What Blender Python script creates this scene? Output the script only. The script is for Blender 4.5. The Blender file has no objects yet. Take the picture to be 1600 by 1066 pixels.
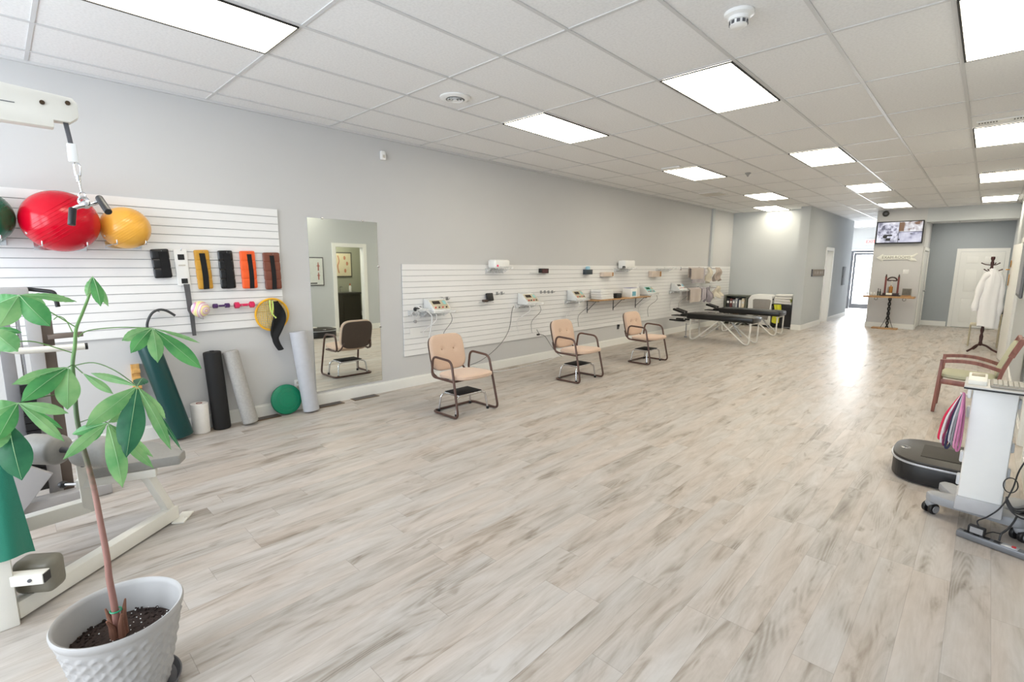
import bpy, bmesh, math, random
from mathutils import Vector, Matrix, Euler
random.seed(7)
C = bpy.context.scene
COL = C.collection
PI = math.pi
R = math.radians

# ---------------------------------------------------------------- camera
cam_d = bpy.data.cameras.new('camera')
cam = bpy.data.objects.new('camera', cam_d)
COL.objects.link(cam)
C.camera = cam
cam_d.sensor_width = 36.0
cam_d.sensor_fit = 'HORIZONTAL'
cam_d.lens = 769.57 / 1600.0 * 36.0
cam_d.clip_start = 0.05
cam_d.clip_end = 200
yaw, pitch, roll = 0.7644, -0.1517, 0.0057
F = Vector((-math.sin(yaw) * math.cos(pitch), math.cos(yaw) * math.cos(pitch), math.sin(pitch)))
R0 = F.cross(Vector((0, 0, 1))).normalized()
U0 = R0.cross(F)
RR = R0 * math.cos(roll) + U0 * math.sin(roll)
UU = -R0 * math.sin(roll) + U0 * math.cos(roll)
cam.matrix_world = Matrix(((RR.x, UU.x, -F.x, 0), (RR.y, UU.y, -F.y, 0), (RR.z, UU.z, -F.z, 1.618), (0, 0, 0, 1)))

# ---------------------------------------------------------------- world, daylight, exposure
w = bpy.data.worlds.new('overcast_sky')
C.world = w
w.use_nodes = True
w.node_tree.nodes['Background'].inputs[0].default_value = (0.88, 0.94, 1.0, 1)
w.node_tree.nodes['Background'].inputs[1].default_value = 3.2
C.view_settings.view_transform = 'Standard'
C.view_settings.look = 'None'
C.view_settings.gamma = 1.0
C.view_settings.exposure = 0.22
LAMP = 9.6           # radiance of the ceiling panels


def area(name, loc, rot, sx, sy, power, col):
    l = bpy.data.lights.new(name, 'AREA')
    l.shape = 'RECTANGLE'
    l.size, l.size_y = sx, sy
    l.energy = power
    l.color = col
    o = bpy.data.objects.new(name, l)
    COL.objects.link(o)
    o.location = loc
    o.rotation_euler = rot
    return o


# daylight through the storefront windows behind the camera and through the glazed exit door
area('daylight_storefront', (-2.6, -2.45, 1.75), (R(97), 0, 0), 5.4, 2.3, 185, (0.80, 0.89, 1.0))
area('daylight_exit', (-3.3, 24.6, 1.5), (R(-88), 0, 0), 1.6, 2.2, 850, (0.90, 0.95, 1.0))

# ================================================================ helpers
def lin(c):
    return tuple((x / 12.92 if x <= 0.04045 else ((x + 0.055) / 1.055) ** 2.4) for x in c)


def rgb(r, g, b):
    return lin((r / 255, g / 255, b / 255))


MATS = {}


def mat(name, col, rough=0.5, metal=0.0, var=0.04, scale=20.0, bump=0.0, emis=None, es=0.0, trans=0.0, alpha=1.0, spec=0.5, sheen=0.0, coat=0.0):
    if name in MATS:
        return MATS[name]
    m = bpy.data.materials.new(name)
    m.use_nodes = True
    nt = m.node_tree
    b = nt.nodes['Principled BSDF']
    b.inputs['Roughness'].default_value = rough
    b.inputs['Metallic'].default_value = metal
    b.inputs['Specular IOR Level'].default_value = spec
    if coat:
        b.inputs['Coat Weight'].default_value = coat
    if sheen:
        b.inputs['Sheen Weight'].default_value = sheen
    if trans:
        b.inputs['Transmission Weight'].default_value = trans
    if alpha < 1:
        b.inputs['Alpha'].default_value = alpha
    if emis:
        b.inputs['Emission Color'].default_value = (*emis, 1)
        b.inputs['Emission Strength'].default_value = es
    tc = nt.nodes.new('ShaderNodeTexCoord')
    nz = nt.nodes.new('ShaderNodeTexNoise')
    nz.inputs['Scale'].default_value = scale
    nz.inputs['Detail'].default_value = 3
    nt.links.new(tc.outputs['Object'], nz.inputs['Vector'])
    mx = nt.nodes.new('ShaderNodeMix')
    mx.data_type = 'RGBA'
    mx.inputs['A'].default_value = (*[max(0, c * (1 - var * 2)) for c in col], 1)
    mx.inputs['B'].default_value = (*[min(1, c * (1 + var * 2)) for c in col], 1)
    nt.links.new(nz.outputs['Fac'], mx.inputs['Factor'])
    nt.links.new(mx.outputs['Result'], b.inputs['Base Color'])
    if bump:
        bp = nt.nodes.new('ShaderNodeBump')
        bp.inputs['Strength'].default_value = bump
        bp.inputs['Distance'].default_value = 0.004
        nt.links.new(nz.outputs['Fac'], bp.inputs['Height'])
        nt.links.new(bp.outputs['Normal'], b.inputs['Normal'])
    MATS[name] = m
    return m


def nodes_of(name, rough=0.5):
    m = bpy.data.materials.new(name)
    m.use_nodes = True
    nt = m.node_tree
    b = nt.nodes['Principled BSDF']
    b.inputs['Roughness'].default_value = rough
    MATS[name] = m
    return m, nt, b


def math_node(nt, op, a, b=None, c=None):
    n = nt.nodes.new('ShaderNodeMath')
    n.operation = op
    for i, v in enumerate((a, b, c)):
        if v is None:
            continue
        if isinstance(v, (int, float)):
            n.inputs[i].default_value = v
        else:
            nt.links.new(v, n.inputs[i])
    return n.outputs[0]


def smooth_path(pts, n=6, closed=False):
    P = [Vector(p) for p in pts]
    if len(P) < 3:
        return P
    out = []
    L = len(P)
    rng = range(L) if closed else range(L - 1)
    for i in rng:
        p0 = P[(i - 1) % L] if closed or i > 0 else P[0]
        p1 = P[i]
        p2 = P[(i + 1) % L]
        p3 = P[(i + 2) % L] if closed or i + 2 < L else P[-1]
        for k in range(n):
            t = k / n
            out.append(0.5 * ((2 * p1) + (-p0 + p2) * t + (2 * p0 - 5 * p1 + 4 * p2 - p3) * t * t + (-p0 + 3 * p1 - 3 * p2 + p3) * t ** 3))
    if not closed:
        out.append(P[-1])
    return out


def fillet(pts, r, n=5, closed=False):
    """straight runs with rounded corners"""
    P = [Vector(p) for p in pts]
    out = []
    L = len(P)
    for i, p in enumerate(P):
        if not closed and i in (0, L - 1):
            out.append(p)
            continue
        a = P[(i - 1) % L] - p
        b = P[(i + 1) % L] - p
        ra = min(r, a.length * 0.48)
        rb = min(r, b.length * 0.48)
        s = p + a.normalized() * ra
        e = p + b.normalized() * rb
        for k in range(n + 1):
            t = k / n
            out.append(s * (1 - t) ** 2 + p * 2 * t * (1 - t) + e * t * t)
    return out


class MB:
    def __init__(self):
        self.bm = bmesh.new()

    def _merge(self, b2, M=None):
        if M is not None:
            b2.transform(M)
        me = bpy.data.meshes.new('tmp')
        b2.to_mesh(me)
        b2.free()
        self.bm.from_mesh(me)
        bpy.data.meshes.remove(me)

    def box(self, c, s, rot=(0, 0, 0), bev=0.0, seg=2, M=None):
        b = bmesh.new()
        bmesh.ops.create_cube(b, size=1)
        b.transform(Matrix.Diagonal((s[0], s[1], s[2], 1)))
        if bev > 0:
            bmesh.ops.bevel(b, geom=b.edges[:], offset=min(bev, min(s) * 0.49), segments=seg, profile=0.5, affect='EDGES')
        T = Matrix.Translation(Vector(c)) @ Euler(rot).to_matrix().to_4x4()
        self._merge(b, T if M is None else M @ T)
        return self

    def bb(self, x0, x1, y0, y1, z0, z1, bev=0.0):
        return self.box(((x0 + x1) / 2, (y0 + y1) / 2, (z0 + z1) / 2), (abs(x1 - x0), abs(y1 - y0), abs(z1 - z0)), bev=bev)

    def beam(self, p0, p1, wd, ht, bev=0.004):
        """square tube from p0 to p1, wd across, ht in the up direction"""
        p0, p1 = Vector(p0), Vector(p1)
        d = (p1 - p0)
        L = d.length
        d.normalize()
        up = Vector((0, 0, 1)) if abs(d.z) < 0.95 else Vector((0, 1, 0))
        s = d.cross(up).normalized()
        u = s.cross(d)
        M = Matrix(((d.x, s.x, u.x, 0), (d.y, s.y, u.y, 0), (d.z, s.z, u.z, 0), (0, 0, 0, 1)))
        M.translation = (p0 + p1) / 2
        return self.box((0, 0, 0), (L, wd, ht), bev=bev, M=M)

    def cyl(self, p0, p1, r, r1=None, n=20, bev=0.0):
        p0, p1 = Vector(p0), Vector(p1)
        r1 = r if r1 is None else r1
        d = p1 - p0
        b = bmesh.new()
        bmesh.ops.create_cone(b, cap_ends=True, segments=n, radius1=r, radius2=r1, depth=d.length)
        if bev > 0:
            ed = [e for e in b.edges if len(e.link_faces) == 2 and any(len(f.verts) > 4 for f in e.link_faces)]
            bmesh.ops.bevel(b, geom=ed, offset=bev, segments=3, profile=0.5, affect='EDGES')
        q = Vector((0, 0, 1)).rotation_difference(d.normalized())
        self._merge(b, Matrix.Translation((p0 + p1) / 2) @ q.to_matrix().to_4x4())
        return self

    def sphere(self, c, r, s=(1, 1, 1), n=32, rot=(0, 0, 0)):
        b = bmesh.new()
        bmesh.ops.create_uvsphere(b, u_segments=n, v_segments=n // 2, radius=r)
        self._merge(b, Matrix.Translation(Vector(c)) @ Euler(rot).to_matrix().to_4x4() @ Matrix.Diagonal((*s, 1)))
        return self

    def tube(self, pts, r, n=10, closed=False, rads=None):
        P = [Vector(p) for p in pts]
        L = len(P)
        rings = []
        prev = None
        for i, p in enumerate(P):
            a = P[(i - 1) % L] if (closed or i > 0) else P[i]
            b = P[(i + 1) % L] if (closed or i < L - 1) else P[i]
            t = (b - a)
            if t.length < 1e-9:
                t = Vector((0, 0, 1))
            t.normalize()
            if prev is None:
                x = t.cross(Vector((0, 0, 1)))
                if x.length < 0.1:
                    x = t.cross(Vector((0, 1, 0)))
                x.normalize()
            else:
                x = prev - t * prev.dot(t)
                if x.length < 1e-6:
                    x = t.orthogonal()
                x.normalize()
            prev = x
            y = t.cross(x)
            rr = rads[i] if rads else r
            rings.append([self.bm.verts.new(p + (x * math.cos(2 * PI * k / n) + y * math.sin(2 * PI * k / n)) * rr) for k in range(n)])
        m = L if closed else L - 1
        for i in range(m):
            A, B = rings[i], rings[(i + 1) % L]
            for k in range(n):
                self.bm.faces.new((A[k], A[(k + 1) % n], B[(k + 1) % n], B[k]))
        if not closed:
            self.bm.faces.new(rings[0][::-1])
            self.bm.faces.new(rings[-1])
        return self

    def lathe(self, prof, c=(0, 0, 0), n=32, M=None, cap=True):
        b = bmesh.new()
        rings = [[b.verts.new((r * math.cos(2 * PI * k / n), r * math.sin(2 * PI * k / n), z)) for k in range(n)] for r, z in prof]
        for A, B in zip(rings, rings[1:]):
            for k in range(n):
                b.faces.new((A[k], A[(k + 1) % n], B[(k + 1) % n], B[k]))
        if cap:
            b.faces.new(rings[0][::-1])
            b.faces.new(rings[-1])
        T = Matrix.Translation(Vector(c))
        self._merge(b, T if M is None else T @ M)
        return self

    def prism(self, poly, h, M, bev=0.0):
        """poly in local xy, extruded from z=0 to z=h, then M"""
        b = bmesh.new()
        lo = [b.verts.new((x, y, 0)) for x, y in poly]
        hi = [b.verts.new((x, y, h)) for x, y in poly]
        b.faces.new(lo[::-1])
        b.faces.new(hi)
        k = len(poly)
        for i in range(k):
            b.faces.new((lo[i], lo[(i + 1) % k], hi[(i + 1) % k], hi[i]))
        bmesh.ops.recalc_face_normals(b, faces=b.faces[:])
        if bev > 0:
            bmesh.ops.bevel(b, geom=b.edges[:], offset=bev, segments=2, profile=0.5, affect='EDGES')
        self._merge(b, M)
        return self

    def pillow(self, wx, wy, t, M=None, n=18, ex=5.0, p=6.0, dents=(), bow=0.0, base=0.35):
        """padded pad: rounded rectangle outline, full thickness t"""
        b = bmesh.new()
        top, bot = {}, {}

        def pt(i, j):
            u = -1 + 2 * i / n
            v = -1 + 2 * j / n
            u = math.sin(u * PI / 2) * 0.55 + u * 0.45
            v = math.sin(v * PI / 2) * 0.55 + v * 0.45
            q = (abs(u) ** ex + abs(v) ** ex) ** (1 / ex)
            m = max(abs(u), abs(v))
            k = m / q if q > 1e-9 else 1
            return u * k, v * k, m
        for i in range(n + 1):
            for j in range(n + 1):
                x, y, m = pt(i, j)
                h = t / 2 * (base + (1 - base) * (max(0, 1 - m ** p)) ** 0.5)
                d = 0
                for (dx, dy, dr, dd) in dents:
                    r2 = ((x * wx / 2 - dx) ** 2 + (y * wy / 2 - dy) ** 2) / dr ** 2
                    d += dd * math.exp(-r2)
                zb = bow * (x * x)
                top[i, j] = b.verts.new((x * wx / 2, y * wy / 2, h - d + zb))
                bot[i, j] = b.verts.new((x * wx / 2, y * wy / 2, -h + zb))
        for i in range(n):
            for j in range(n):
                b.faces.new((top[i, j], top[i + 1, j], top[i + 1, j + 1], top[i, j + 1]))
                b.faces.new((bot[i, j], bot[i, j + 1], bot[i + 1, j + 1], bot[i + 1, j]))
        ring = [(i, 0) for i in range(n)] + [(n, j) for j in range(n)] + [(i, n) for i in range(n, 0, -1)] + [(0, j) for j in range(n, 0, -1)]
        for k in range(len(ring)):
            a, c2 = ring[k], ring[(k + 1) % len(ring)]
            b.faces.new((bot[a], bot[c2], top[c2], top[a]))
        self._merge(b, M)
        return self

    def sheet(self, fn, nu, nv, th=0.006):
        """thick cloth from fn(u,v)"""
        g = [[Vector(fn(i / nu, j / nv)) for j in range(nv + 1)] for i in range(nu + 1)]
        N = [[None] * (nv + 1) for _ in range(nu + 1)]
        for i in range(nu + 1):
            for j in range(nv + 1):
                a = g[min(i + 1, nu)][j] - g[max(i - 1, 0)][j]
                b = g[i][min(j + 1, nv)] - g[i][max(j - 1, 0)]
                nn = a.cross(b)
                N[i][j] = nn.normalized() if nn.length > 1e-12 else Vector((0, 0, 1))
        A = [[self.bm.verts.new(g[i][j] + N[i][j] * th / 2) for j in range(nv + 1)] for i in range(nu + 1)]
        B = [[self.bm.verts.new(g[i][j] - N[i][j] * th / 2) for j in range(nv + 1)] for i in range(nu + 1)]
        for i in range(nu):
            for j in range(nv):
                self.bm.faces.new((A[i][j], A[i + 1][j], A[i + 1][j + 1], A[i][j + 1]))
                self.bm.faces.new((B[i][j], B[i][j + 1], B[i + 1][j + 1], B[i + 1][j]))
        for i in range(nu):
            self.bm.faces.new((A[i][0], B[i][0], B[i + 1][0], A[i + 1][0]))
            self.bm.faces.new((A[i][nv], A[i + 1][nv], B[i + 1][nv], B[i][nv]))
        for j in range(nv):
            self.bm.faces.new((A[0][j], A[0][j + 1], B[0][j + 1], B[0][j]))
            self.bm.faces.new((A[nu][j], B[nu][j], B[nu][j + 1], A[nu][j + 1]))
        return self

    def build(self, name, m, parent=None, kind=None, flat=False, sharp=38):
        bm = self.bm
        bm.normal_update()
        for f in bm.faces:
            f.smooth = not flat
        for e in bm.edges:
            if len(e.link_faces) == 2:
                try:
                    if e.calc_face_angle() > R(sharp):
                        e.smooth = False
                except ValueError:
                    pass
        off = Vector((0, 0, 0))
        if parent is not None:
            p = parent
            while p is not None:
                off += p.location
                p = p.parent
        loc = Vector((0, 0, 0))
        if parent is None and len(bm.verts):
            xs = [v.co for v in bm.verts]
            lo = [min(v[i] for v in xs) for i in range(3)]
            hi = [max(v[i] for v in xs) for i in range(3)]
            loc = Vector(((lo[0] + hi[0]) / 2, (lo[1] + hi[1]) / 2, lo[2]))
            off = loc
        bmesh.ops.translate(bm, verts=bm.verts[:], vec=-off)
        me = bpy.data.meshes.new(name)
        bm.to_mesh(me)
        bm.free()
        if isinstance(m, (list, tuple)):
            for k in m:
                me.materials.append(k)
        else:
            me.materials.append(m)
        o = bpy.data.objects.new(name, me)
        COL.objects.link(o)
        o.location = loc
        if parent is not None:
            o.parent = parent
        if kind:
            o['kind'] = kind
        return o


def tag(o, label, cat, group=None):
    o['label'] = label
    o['category'] = cat
    if group:
        o['group'] = group
    return o


def empty(name, loc, label=None, cat=None, group=None):
    o = bpy.data.objects.new(name, None)
    o.empty_display_size = 0.1
    COL.objects.link(o)
    o.location = loc
    if label:
        tag(o, label, cat, group)
    return o


def copy_tree(o, parent=None):
    kids = list(o.children)
    c = o.copy()
    COL.objects.link(c)
    if parent is not None:
        c.parent = parent
    for ch in kids:
        copy_tree(ch, c)
    return c


def struct(name, mb, m, **k):
    return mb.build(name, m, kind='structure', **k)


def text_mesh(name, s, size, m, M, parent, depth=0.002, align='CENTER'):
    cu = bpy.data.curves.new(name + '_curve', 'FONT')
    cu.body = s
    cu.size = size
    cu.extrude = depth
    cu.align_x = align
    cu.align_y = 'CENTER'
    to = bpy.data.objects.new(name + '_text', cu)
    COL.objects.link(to)
    dg = bpy.context.evaluated_depsgraph_get()
    me = bpy.data.meshes.new_from_object(to.evaluated_get(dg))
    bpy.data.objects.remove(to)
    bpy.data.curves.remove(cu)
    off = Vector((0, 0, 0))
    p = parent
    while p is not None:
        off += p.location
        p = p.parent
    me.transform(Matrix.Translation(-off) @ M)
    me.materials.clear()
    me.materials.append(m)
    o = bpy.data.objects.new(name, me)
    COL.objects.link(o)
    o.parent = parent
    return o


def basis(origin, x, y, z):
    x, y, z = Vector(x), Vector(y), Vector(z)
    M = Matrix(((x.x, y.x, z.x, 0), (x.y, y.y, z.y, 0), (x.z, y.z, z.z, 0), (0, 0, 0, 1)))
    M.translation = Vector(origin)
    return M


# ---------------------------------------------------------------- materials
WALL = mat('wall_paint_pale_grey', rgb(205, 205, 205), 0.85, var=0.006, scale=3, spec=0.2)
WALLD = mat('wall_paint_mid_grey', rgb(198, 202, 204), 0.85, var=0.006, scale=3, spec=0.2)
WALLW = mat('wall_paint_offwhite', rgb(228, 230, 230), 0.85, var=0.006, scale=3, spec=0.2)
WALLG = mat('wall_paint_sage', rgb(176, 178, 160), 0.85, var=0.006, scale=3, spec=0.2)
TRIM = mat('trim_white_paint', rgb(236, 236, 232), 0.45, var=0.005)
WHITE = mat('white_plastic', rgb(238, 238, 236), 0.4, var=0.01)
SLAT = mat('white_melamine', rgb(238, 238, 238), 0.42, var=0.005)
GROOVE = mat('groove_grey', rgb(168, 168, 170), 0.7)
BLACK = mat('black_plastic', rgb(26, 26, 28), 0.42)
BLACKM = mat('black_fabric', rgb(20, 20, 22), 0.9, bump=0.3, scale=150)
VINYLB = mat('black_vinyl', rgb(13, 13, 13), 0.3, bump=0.06, scale=120)
CHROME = mat('chrome', rgb(215, 215, 218), 0.16, 1.0, var=0.01)
STEEL = mat('brushed_steel', rgb(165, 167, 170), 0.35, 0.9)
BRASS = mat('brass', rgb(190, 140, 60), 0.25, 1.0)
BROWNM = mat('brown_metal', rgb(92, 68, 60), 0.3, 0.3, spec=0.6)
CREAM = mat('cream_powdercoat', rgb(232, 229, 220), 0.4, var=0.01)
GREYM = mat('grey_powdercoat', rgb(176, 174, 175), 0.4, var=0.01)
DGREY = mat('dark_grey_metal', rgb(88, 88, 92), 0.45)
TAN = mat('tan_upholstery', rgb(208, 180, 158), 0.9, var=0.06, scale=180, bump=0.25, sheen=0.3)
PADG = mat('grey_vinyl_pad', rgb(150, 148, 143), 0.45, bump=0.08, scale=60)
PADK = mat('taupe_vinyl_pad', rgb(120, 116, 104), 0.45, bump=0.08, scale=60)
ACRYL = mat('clear_acrylic', (0.9, 0.93, 0.95), 0.08, alpha=0.28, spec=0.6)
RED = mat('red_plastic', rgb(200, 30, 45), 0.35)
DARKW = mat('dark_mahogany', rgb(62, 26, 22), 0.3, var=0.12, scale=8)
GREENL = mat('green_enamel', rgb(20, 140, 100), 0.35)


def ceiling_mat():
    m, nt, b = nodes_of('ceiling_tile', 0.9)
    b.inputs['Specular IOR Level'].default_value = 0.15
    tc = nt.nodes.new('ShaderNodeTexCoord')
    nz = nt.nodes.new('ShaderNodeTexNoise')
    nz.inputs['Scale'].default_value = 60
    nz.inputs['Detail'].default_value = 4
    nt.links.new(tc.outputs['Object'], nz.inputs['Vector'])
    cr = nt.nodes.new('ShaderNodeValToRGB')
    cr.color_ramp.elements[0].position = 0.25
    cr.color_ramp.elements[0].color = (*rgb(228, 228, 228), 1)
    cr.color_ramp.elements[1].position = 0.6
    cr.color_ramp.elements[1].color = (*rgb(238, 238, 238), 1)
    nt.links.new(nz.outputs['Fac'], cr.inputs[0])
    nt.links.new(cr.outputs[0], b.inputs['Base Color'])
    bp = nt.nodes.new('ShaderNodeBump')
    bp.inputs['Strength'].default_value = 0.25
    bp.inputs['Distance'].default_value = 0.002
    nt.links.new(nz.outputs['Fac'], bp.inputs['Height'])
    nt.links.new(bp.outputs['Normal'], b.inputs['Normal'])
    return m


def floor_mat():
    m, nt, b = nodes_of('vinyl_plank_floor', 0.38)
    L = nt.links.new
    tc = nt.nodes.new('ShaderNodeTexCoord')
    sp = nt.nodes.new('ShaderNodeSeparateXYZ')
    L(tc.outputs['Object'], sp.inputs[0])
    X, Y = sp.outputs[0], sp.outputs[1]
    W_, LN = 0.152, 1.22
    xr = math_node(nt, 'DIVIDE', X, W_)
    row = math_node(nt, 'FLOOR', xr)
    wn = nt.nodes.new('ShaderNodeTexWhiteNoise')
    wn.noise_dimensions = '1D'
    L(row, wn.inputs['W'])
    sh = math_node(nt, 'MULTIPLY', wn.outputs['Value'], 7.3)
    yr = math_node(nt, 'ADD', math_node(nt, 'DIVIDE', Y, LN), sh)
    pl = math_node(nt, 'FLOOR', yr)
    w2 = nt.nodes.new('ShaderNodeTexWhiteNoise')
    w2.noise_dimensions = '2D'
    cb = nt.nodes.new('ShaderNodeCombineXYZ')
    L(row, cb.inputs[0])
    L(pl, cb.inputs[1])
    L(cb.outputs[0], w2.inputs['Vector'])
    rnd = w2.outputs['Value']
    # grain coordinates: stretched along the plank, offset per plank
    off = math_node(nt, 'MULTIPLY', rnd, 37.0)
    g = nt.nodes.new('ShaderNodeCombineXYZ')
    L(X, g.inputs[0])
    L(math_node(nt, 'ADD', math_node(nt, 'MULTIPLY', Y, 0.2), off), g.inputs[1])
    L(off, g.inputs[2])
    n1 = nt.nodes.new('ShaderNodeTexNoise')
    n1.inputs['Scale'].default_value = 9
    n1.inputs['Detail'].default_value = 5
    n1.inputs['Roughness'].default_value = 0.62
    n1.inputs['Distortion'].default_value = 1.3
    L(g.outputs[0], n1.inputs['Vector'])
    # fine pores
    g2 = nt.nodes.new('ShaderNodeCombineXYZ')
    L(math_node(nt, 'MULTIPLY', X, 1.0), g2.inputs[0])
    L(math_node(nt, 'ADD', math_node(nt, 'MULTIPLY', Y, 0.045), off), g2.inputs[1])
    n2 = nt.nodes.new('ShaderNodeTexNoise')
    n2.inputs['Scale'].default_value = 95
    n2.inputs['Detail'].default_value = 3
    L(g2.outputs[0], n2.inputs['Vector'])
    # cathedral rings
    g3 = nt.nodes.new('ShaderNodeCombineXYZ')
    L(X, g3.inputs[0])
    L(math_node(nt, 'ADD', math_node(nt, 'MULTIPLY', Y, 0.10), off), g3.inputs[1])
    n3 = nt.nodes.new('ShaderNodeTexNoise')
    n3.inputs['Scale'].default_value = 4.5
    n3.inputs['Detail'].default_value = 1.5
    L(g3.outputs[0], n3.inputs['Vector'])
    rings = math_node(nt, 'SINE', math_node(nt, 'MULTIPLY', n3.outputs['Fac'], 210.0))
    # soft darker bands inside the planks that carry the cathedral figure
    g5 = nt.nodes.new('ShaderNodeCombineXYZ')
    L(X, g5.inputs[0])
    L(math_node(nt, 'ADD', math_node(nt, 'MULTIPLY', Y, 0.17), off), g5.inputs[1])
    n5 = nt.nodes.new('ShaderNodeTexNoise')
    n5.inputs['Scale'].default_value = 6.5
    n5.inputs['Detail'].default_value = 2.5
    n5.inputs['Distortion'].default_value = 0.8
    L(g5.outputs[0], n5.inputs['Vector'])
    band = nt.nodes.new('ShaderNodeMapRange')
    band.interpolation_type = 'SMOOTHSTEP'
    band.inputs['From Min'].default_value = 0.50
    band.inputs['From Max'].default_value = 0.72
    L(n5.outputs['Fac'], band.inputs['Value'])
    # small knots and mineral streaks
    g4 = nt.nodes.new('ShaderNodeCombineXYZ')
    L(X, g4.inputs[0])
    L(math_node(nt, 'ADD', math_node(nt, 'MULTIPLY', Y, 0.3), off), g4.inputs[1])
    n4 = nt.nodes.new('ShaderNodeTexNoise')
    n4.inputs['Scale'].default_value = 11
    n4.inputs['Detail'].default_value = 3
    n4.inputs['Distortion'].default_value = 0.8
    L(g4.outputs[0], n4.inputs['Vector'])
    st = math_node(nt, 'MAXIMUM', math_node(nt, 'SUBTRACT', n4.outputs['Fac'], 0.62), 0.0)
    v = math_node(nt, 'ADD', math_node(nt, 'MULTIPLY', math_node(nt, 'SUBTRACT', n1.outputs['Fac'], 0.5), 0.85), 0.62)
    v = math_node(nt, 'SUBTRACT', v, math_node(nt, 'MULTIPLY', band.outputs[0], 0.25))
    v = math_node(nt, 'ADD', v, math_node(nt, 'MULTIPLY', math_node(nt, 'MULTIPLY', rings, math_node(nt, 'ADD', band.outputs[0], 0.12)), 0.085))
    v = math_node(nt, 'SUBTRACT', v, math_node(nt, 'MULTIPLY', st, 2.2))
    v = math_node(nt, 'ADD', v, math_node(nt, 'MULTIPLY', math_node(nt, 'SUBTRACT', n2.outputs['Fac'], 0.5), 0.26))
    v = math_node(nt, 'ADD', v, math_node(nt, 'MULTIPLY', math_node(nt, 'SUBTRACT', rnd, 0.5), 0.12))
    cr = nt.nodes.new('ShaderNodeValToRGB')
    e = cr.color_ramp.elements
    e[0].position = 0.12
    e[0].color = (*rgb(122, 112, 102), 1)
    e[1].position = 0.80
    e[1].color = (*rgb(198, 191, 186), 1)
    k = e.new(0.36)
    k.color = (*rgb(158, 148, 138), 1)
    k = e.new(0.58)
    k.color = (*rgb(183, 175, 168), 1)
    L(v, cr.inputs[0])
    # warm and cool patches
    n6 = nt.nodes.new('ShaderNodeTexNoise')
    n6.inputs['Scale'].default_value = 5.0
    n6.inputs['Detail'].default_value = 1
    L(g5.outputs[0], n6.inputs['Vector'])
    tint = nt.nodes.new('ShaderNodeValToRGB')
    tint.color_ramp.elements[0].position = 0.38
    tint.color_ramp.elements[0].color = (0.965, 0.99, 1.0, 1)
    tint.color_ramp.elements[1].position = 0.66
    tint.color_ramp.elements[1].color = (1.0, 0.965, 0.925, 1)
    L(n6.outputs['Fac'], tint.inputs[0])
    tm = nt.nodes.new('ShaderNodeMix')
    tm.data_type = 'RGBA'
    tm.blend_type = 'MULTIPLY'
    tm.inputs['Factor'].default_value = 1.0
    L(cr.outputs[0], tm.inputs['A'])
    L(tint.outputs[0], tm.inputs['B'])
    # seams
    fx = math_node(nt, 'FRACT', xr)
    fy = math_node(nt, 'FRACT', yr)
    sx = math_node(nt, 'LESS_THAN', math_node(nt, 'MINIMUM', fx, math_node(nt, 'SUBTRACT', 1, fx)), 0.006)
    sy = math_node(nt, 'LESS_THAN', math_node(nt, 'MINIMUM', fy, math_node(nt, 'SUBTRACT', 1, fy)), 0.0011)
    sm = math_node(nt, 'MAXIMUM', sx, sy)
    mx = nt.nodes.new('ShaderNodeMix')
    mx.data_type = 'RGBA'
    L(math_node(nt, 'MULTIPLY', sm, 0.35), mx.inputs['Factor'])
    L(tm.outputs['Result'], mx.inputs['A'])
    mx.inputs['B'].default_value = (*rgb(90, 80, 72), 1)
    L(mx.outputs['Result'], b.inputs['Base Color'])
    L(math_node(nt, 'ADD', 0.36, math_node(nt, 'MULTIPLY', n2.outputs['Fac'], 0.16)), b.inputs['Roughness'])
    bp = nt.nodes.new('ShaderNodeBump')
    bp.inputs['Strength'].default_value = 0.12
    bp.inputs['Distance'].default_value = 0.002
    L(math_node(nt, 'SUBTRACT', v, sm), bp.inputs['Height'])
    L(bp.outputs['Normal'], b.inputs['Normal'])
    return m


def wood_mat(name, c0, c1, axis=1, rough=0.4, scale=18):
    m, nt, b = nodes_of(name, rough)
    tc = nt.nodes.new('ShaderNodeTexCoord')
    mp = nt.nodes.new('ShaderNodeMapping')
    s = [1, 1, 1]
    s[axis] = 0.12
    mp.inputs['Scale'].default_value = s
    nz = nt.nodes.new('ShaderNodeTexNoise')
    nz.inputs['Scale'].default_value = scale
    nz.inputs['Detail'].default_value = 5
    nz.inputs['Distortion'].default_value = 0.8
    cr = nt.nodes.new('ShaderNodeValToRGB')
    cr.color_ramp.elements[0].position = 0.3
    cr.color_ramp.elements[1].position = 0.7
    cr.color_ramp.elements[0].color = (*c0, 1)
    cr.color_ramp.elements[1].color = (*c1, 1)
    nt.links.new(tc.outputs['Object'], mp.inputs[0])
    nt.links.new(mp.outputs[0], nz.inputs['Vector'])
    nt.links.new(nz.outputs['Fac'], cr.inputs[0])
    nt.links.new(cr.outputs[0], b.inputs['Base Color'])
    return m


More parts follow.
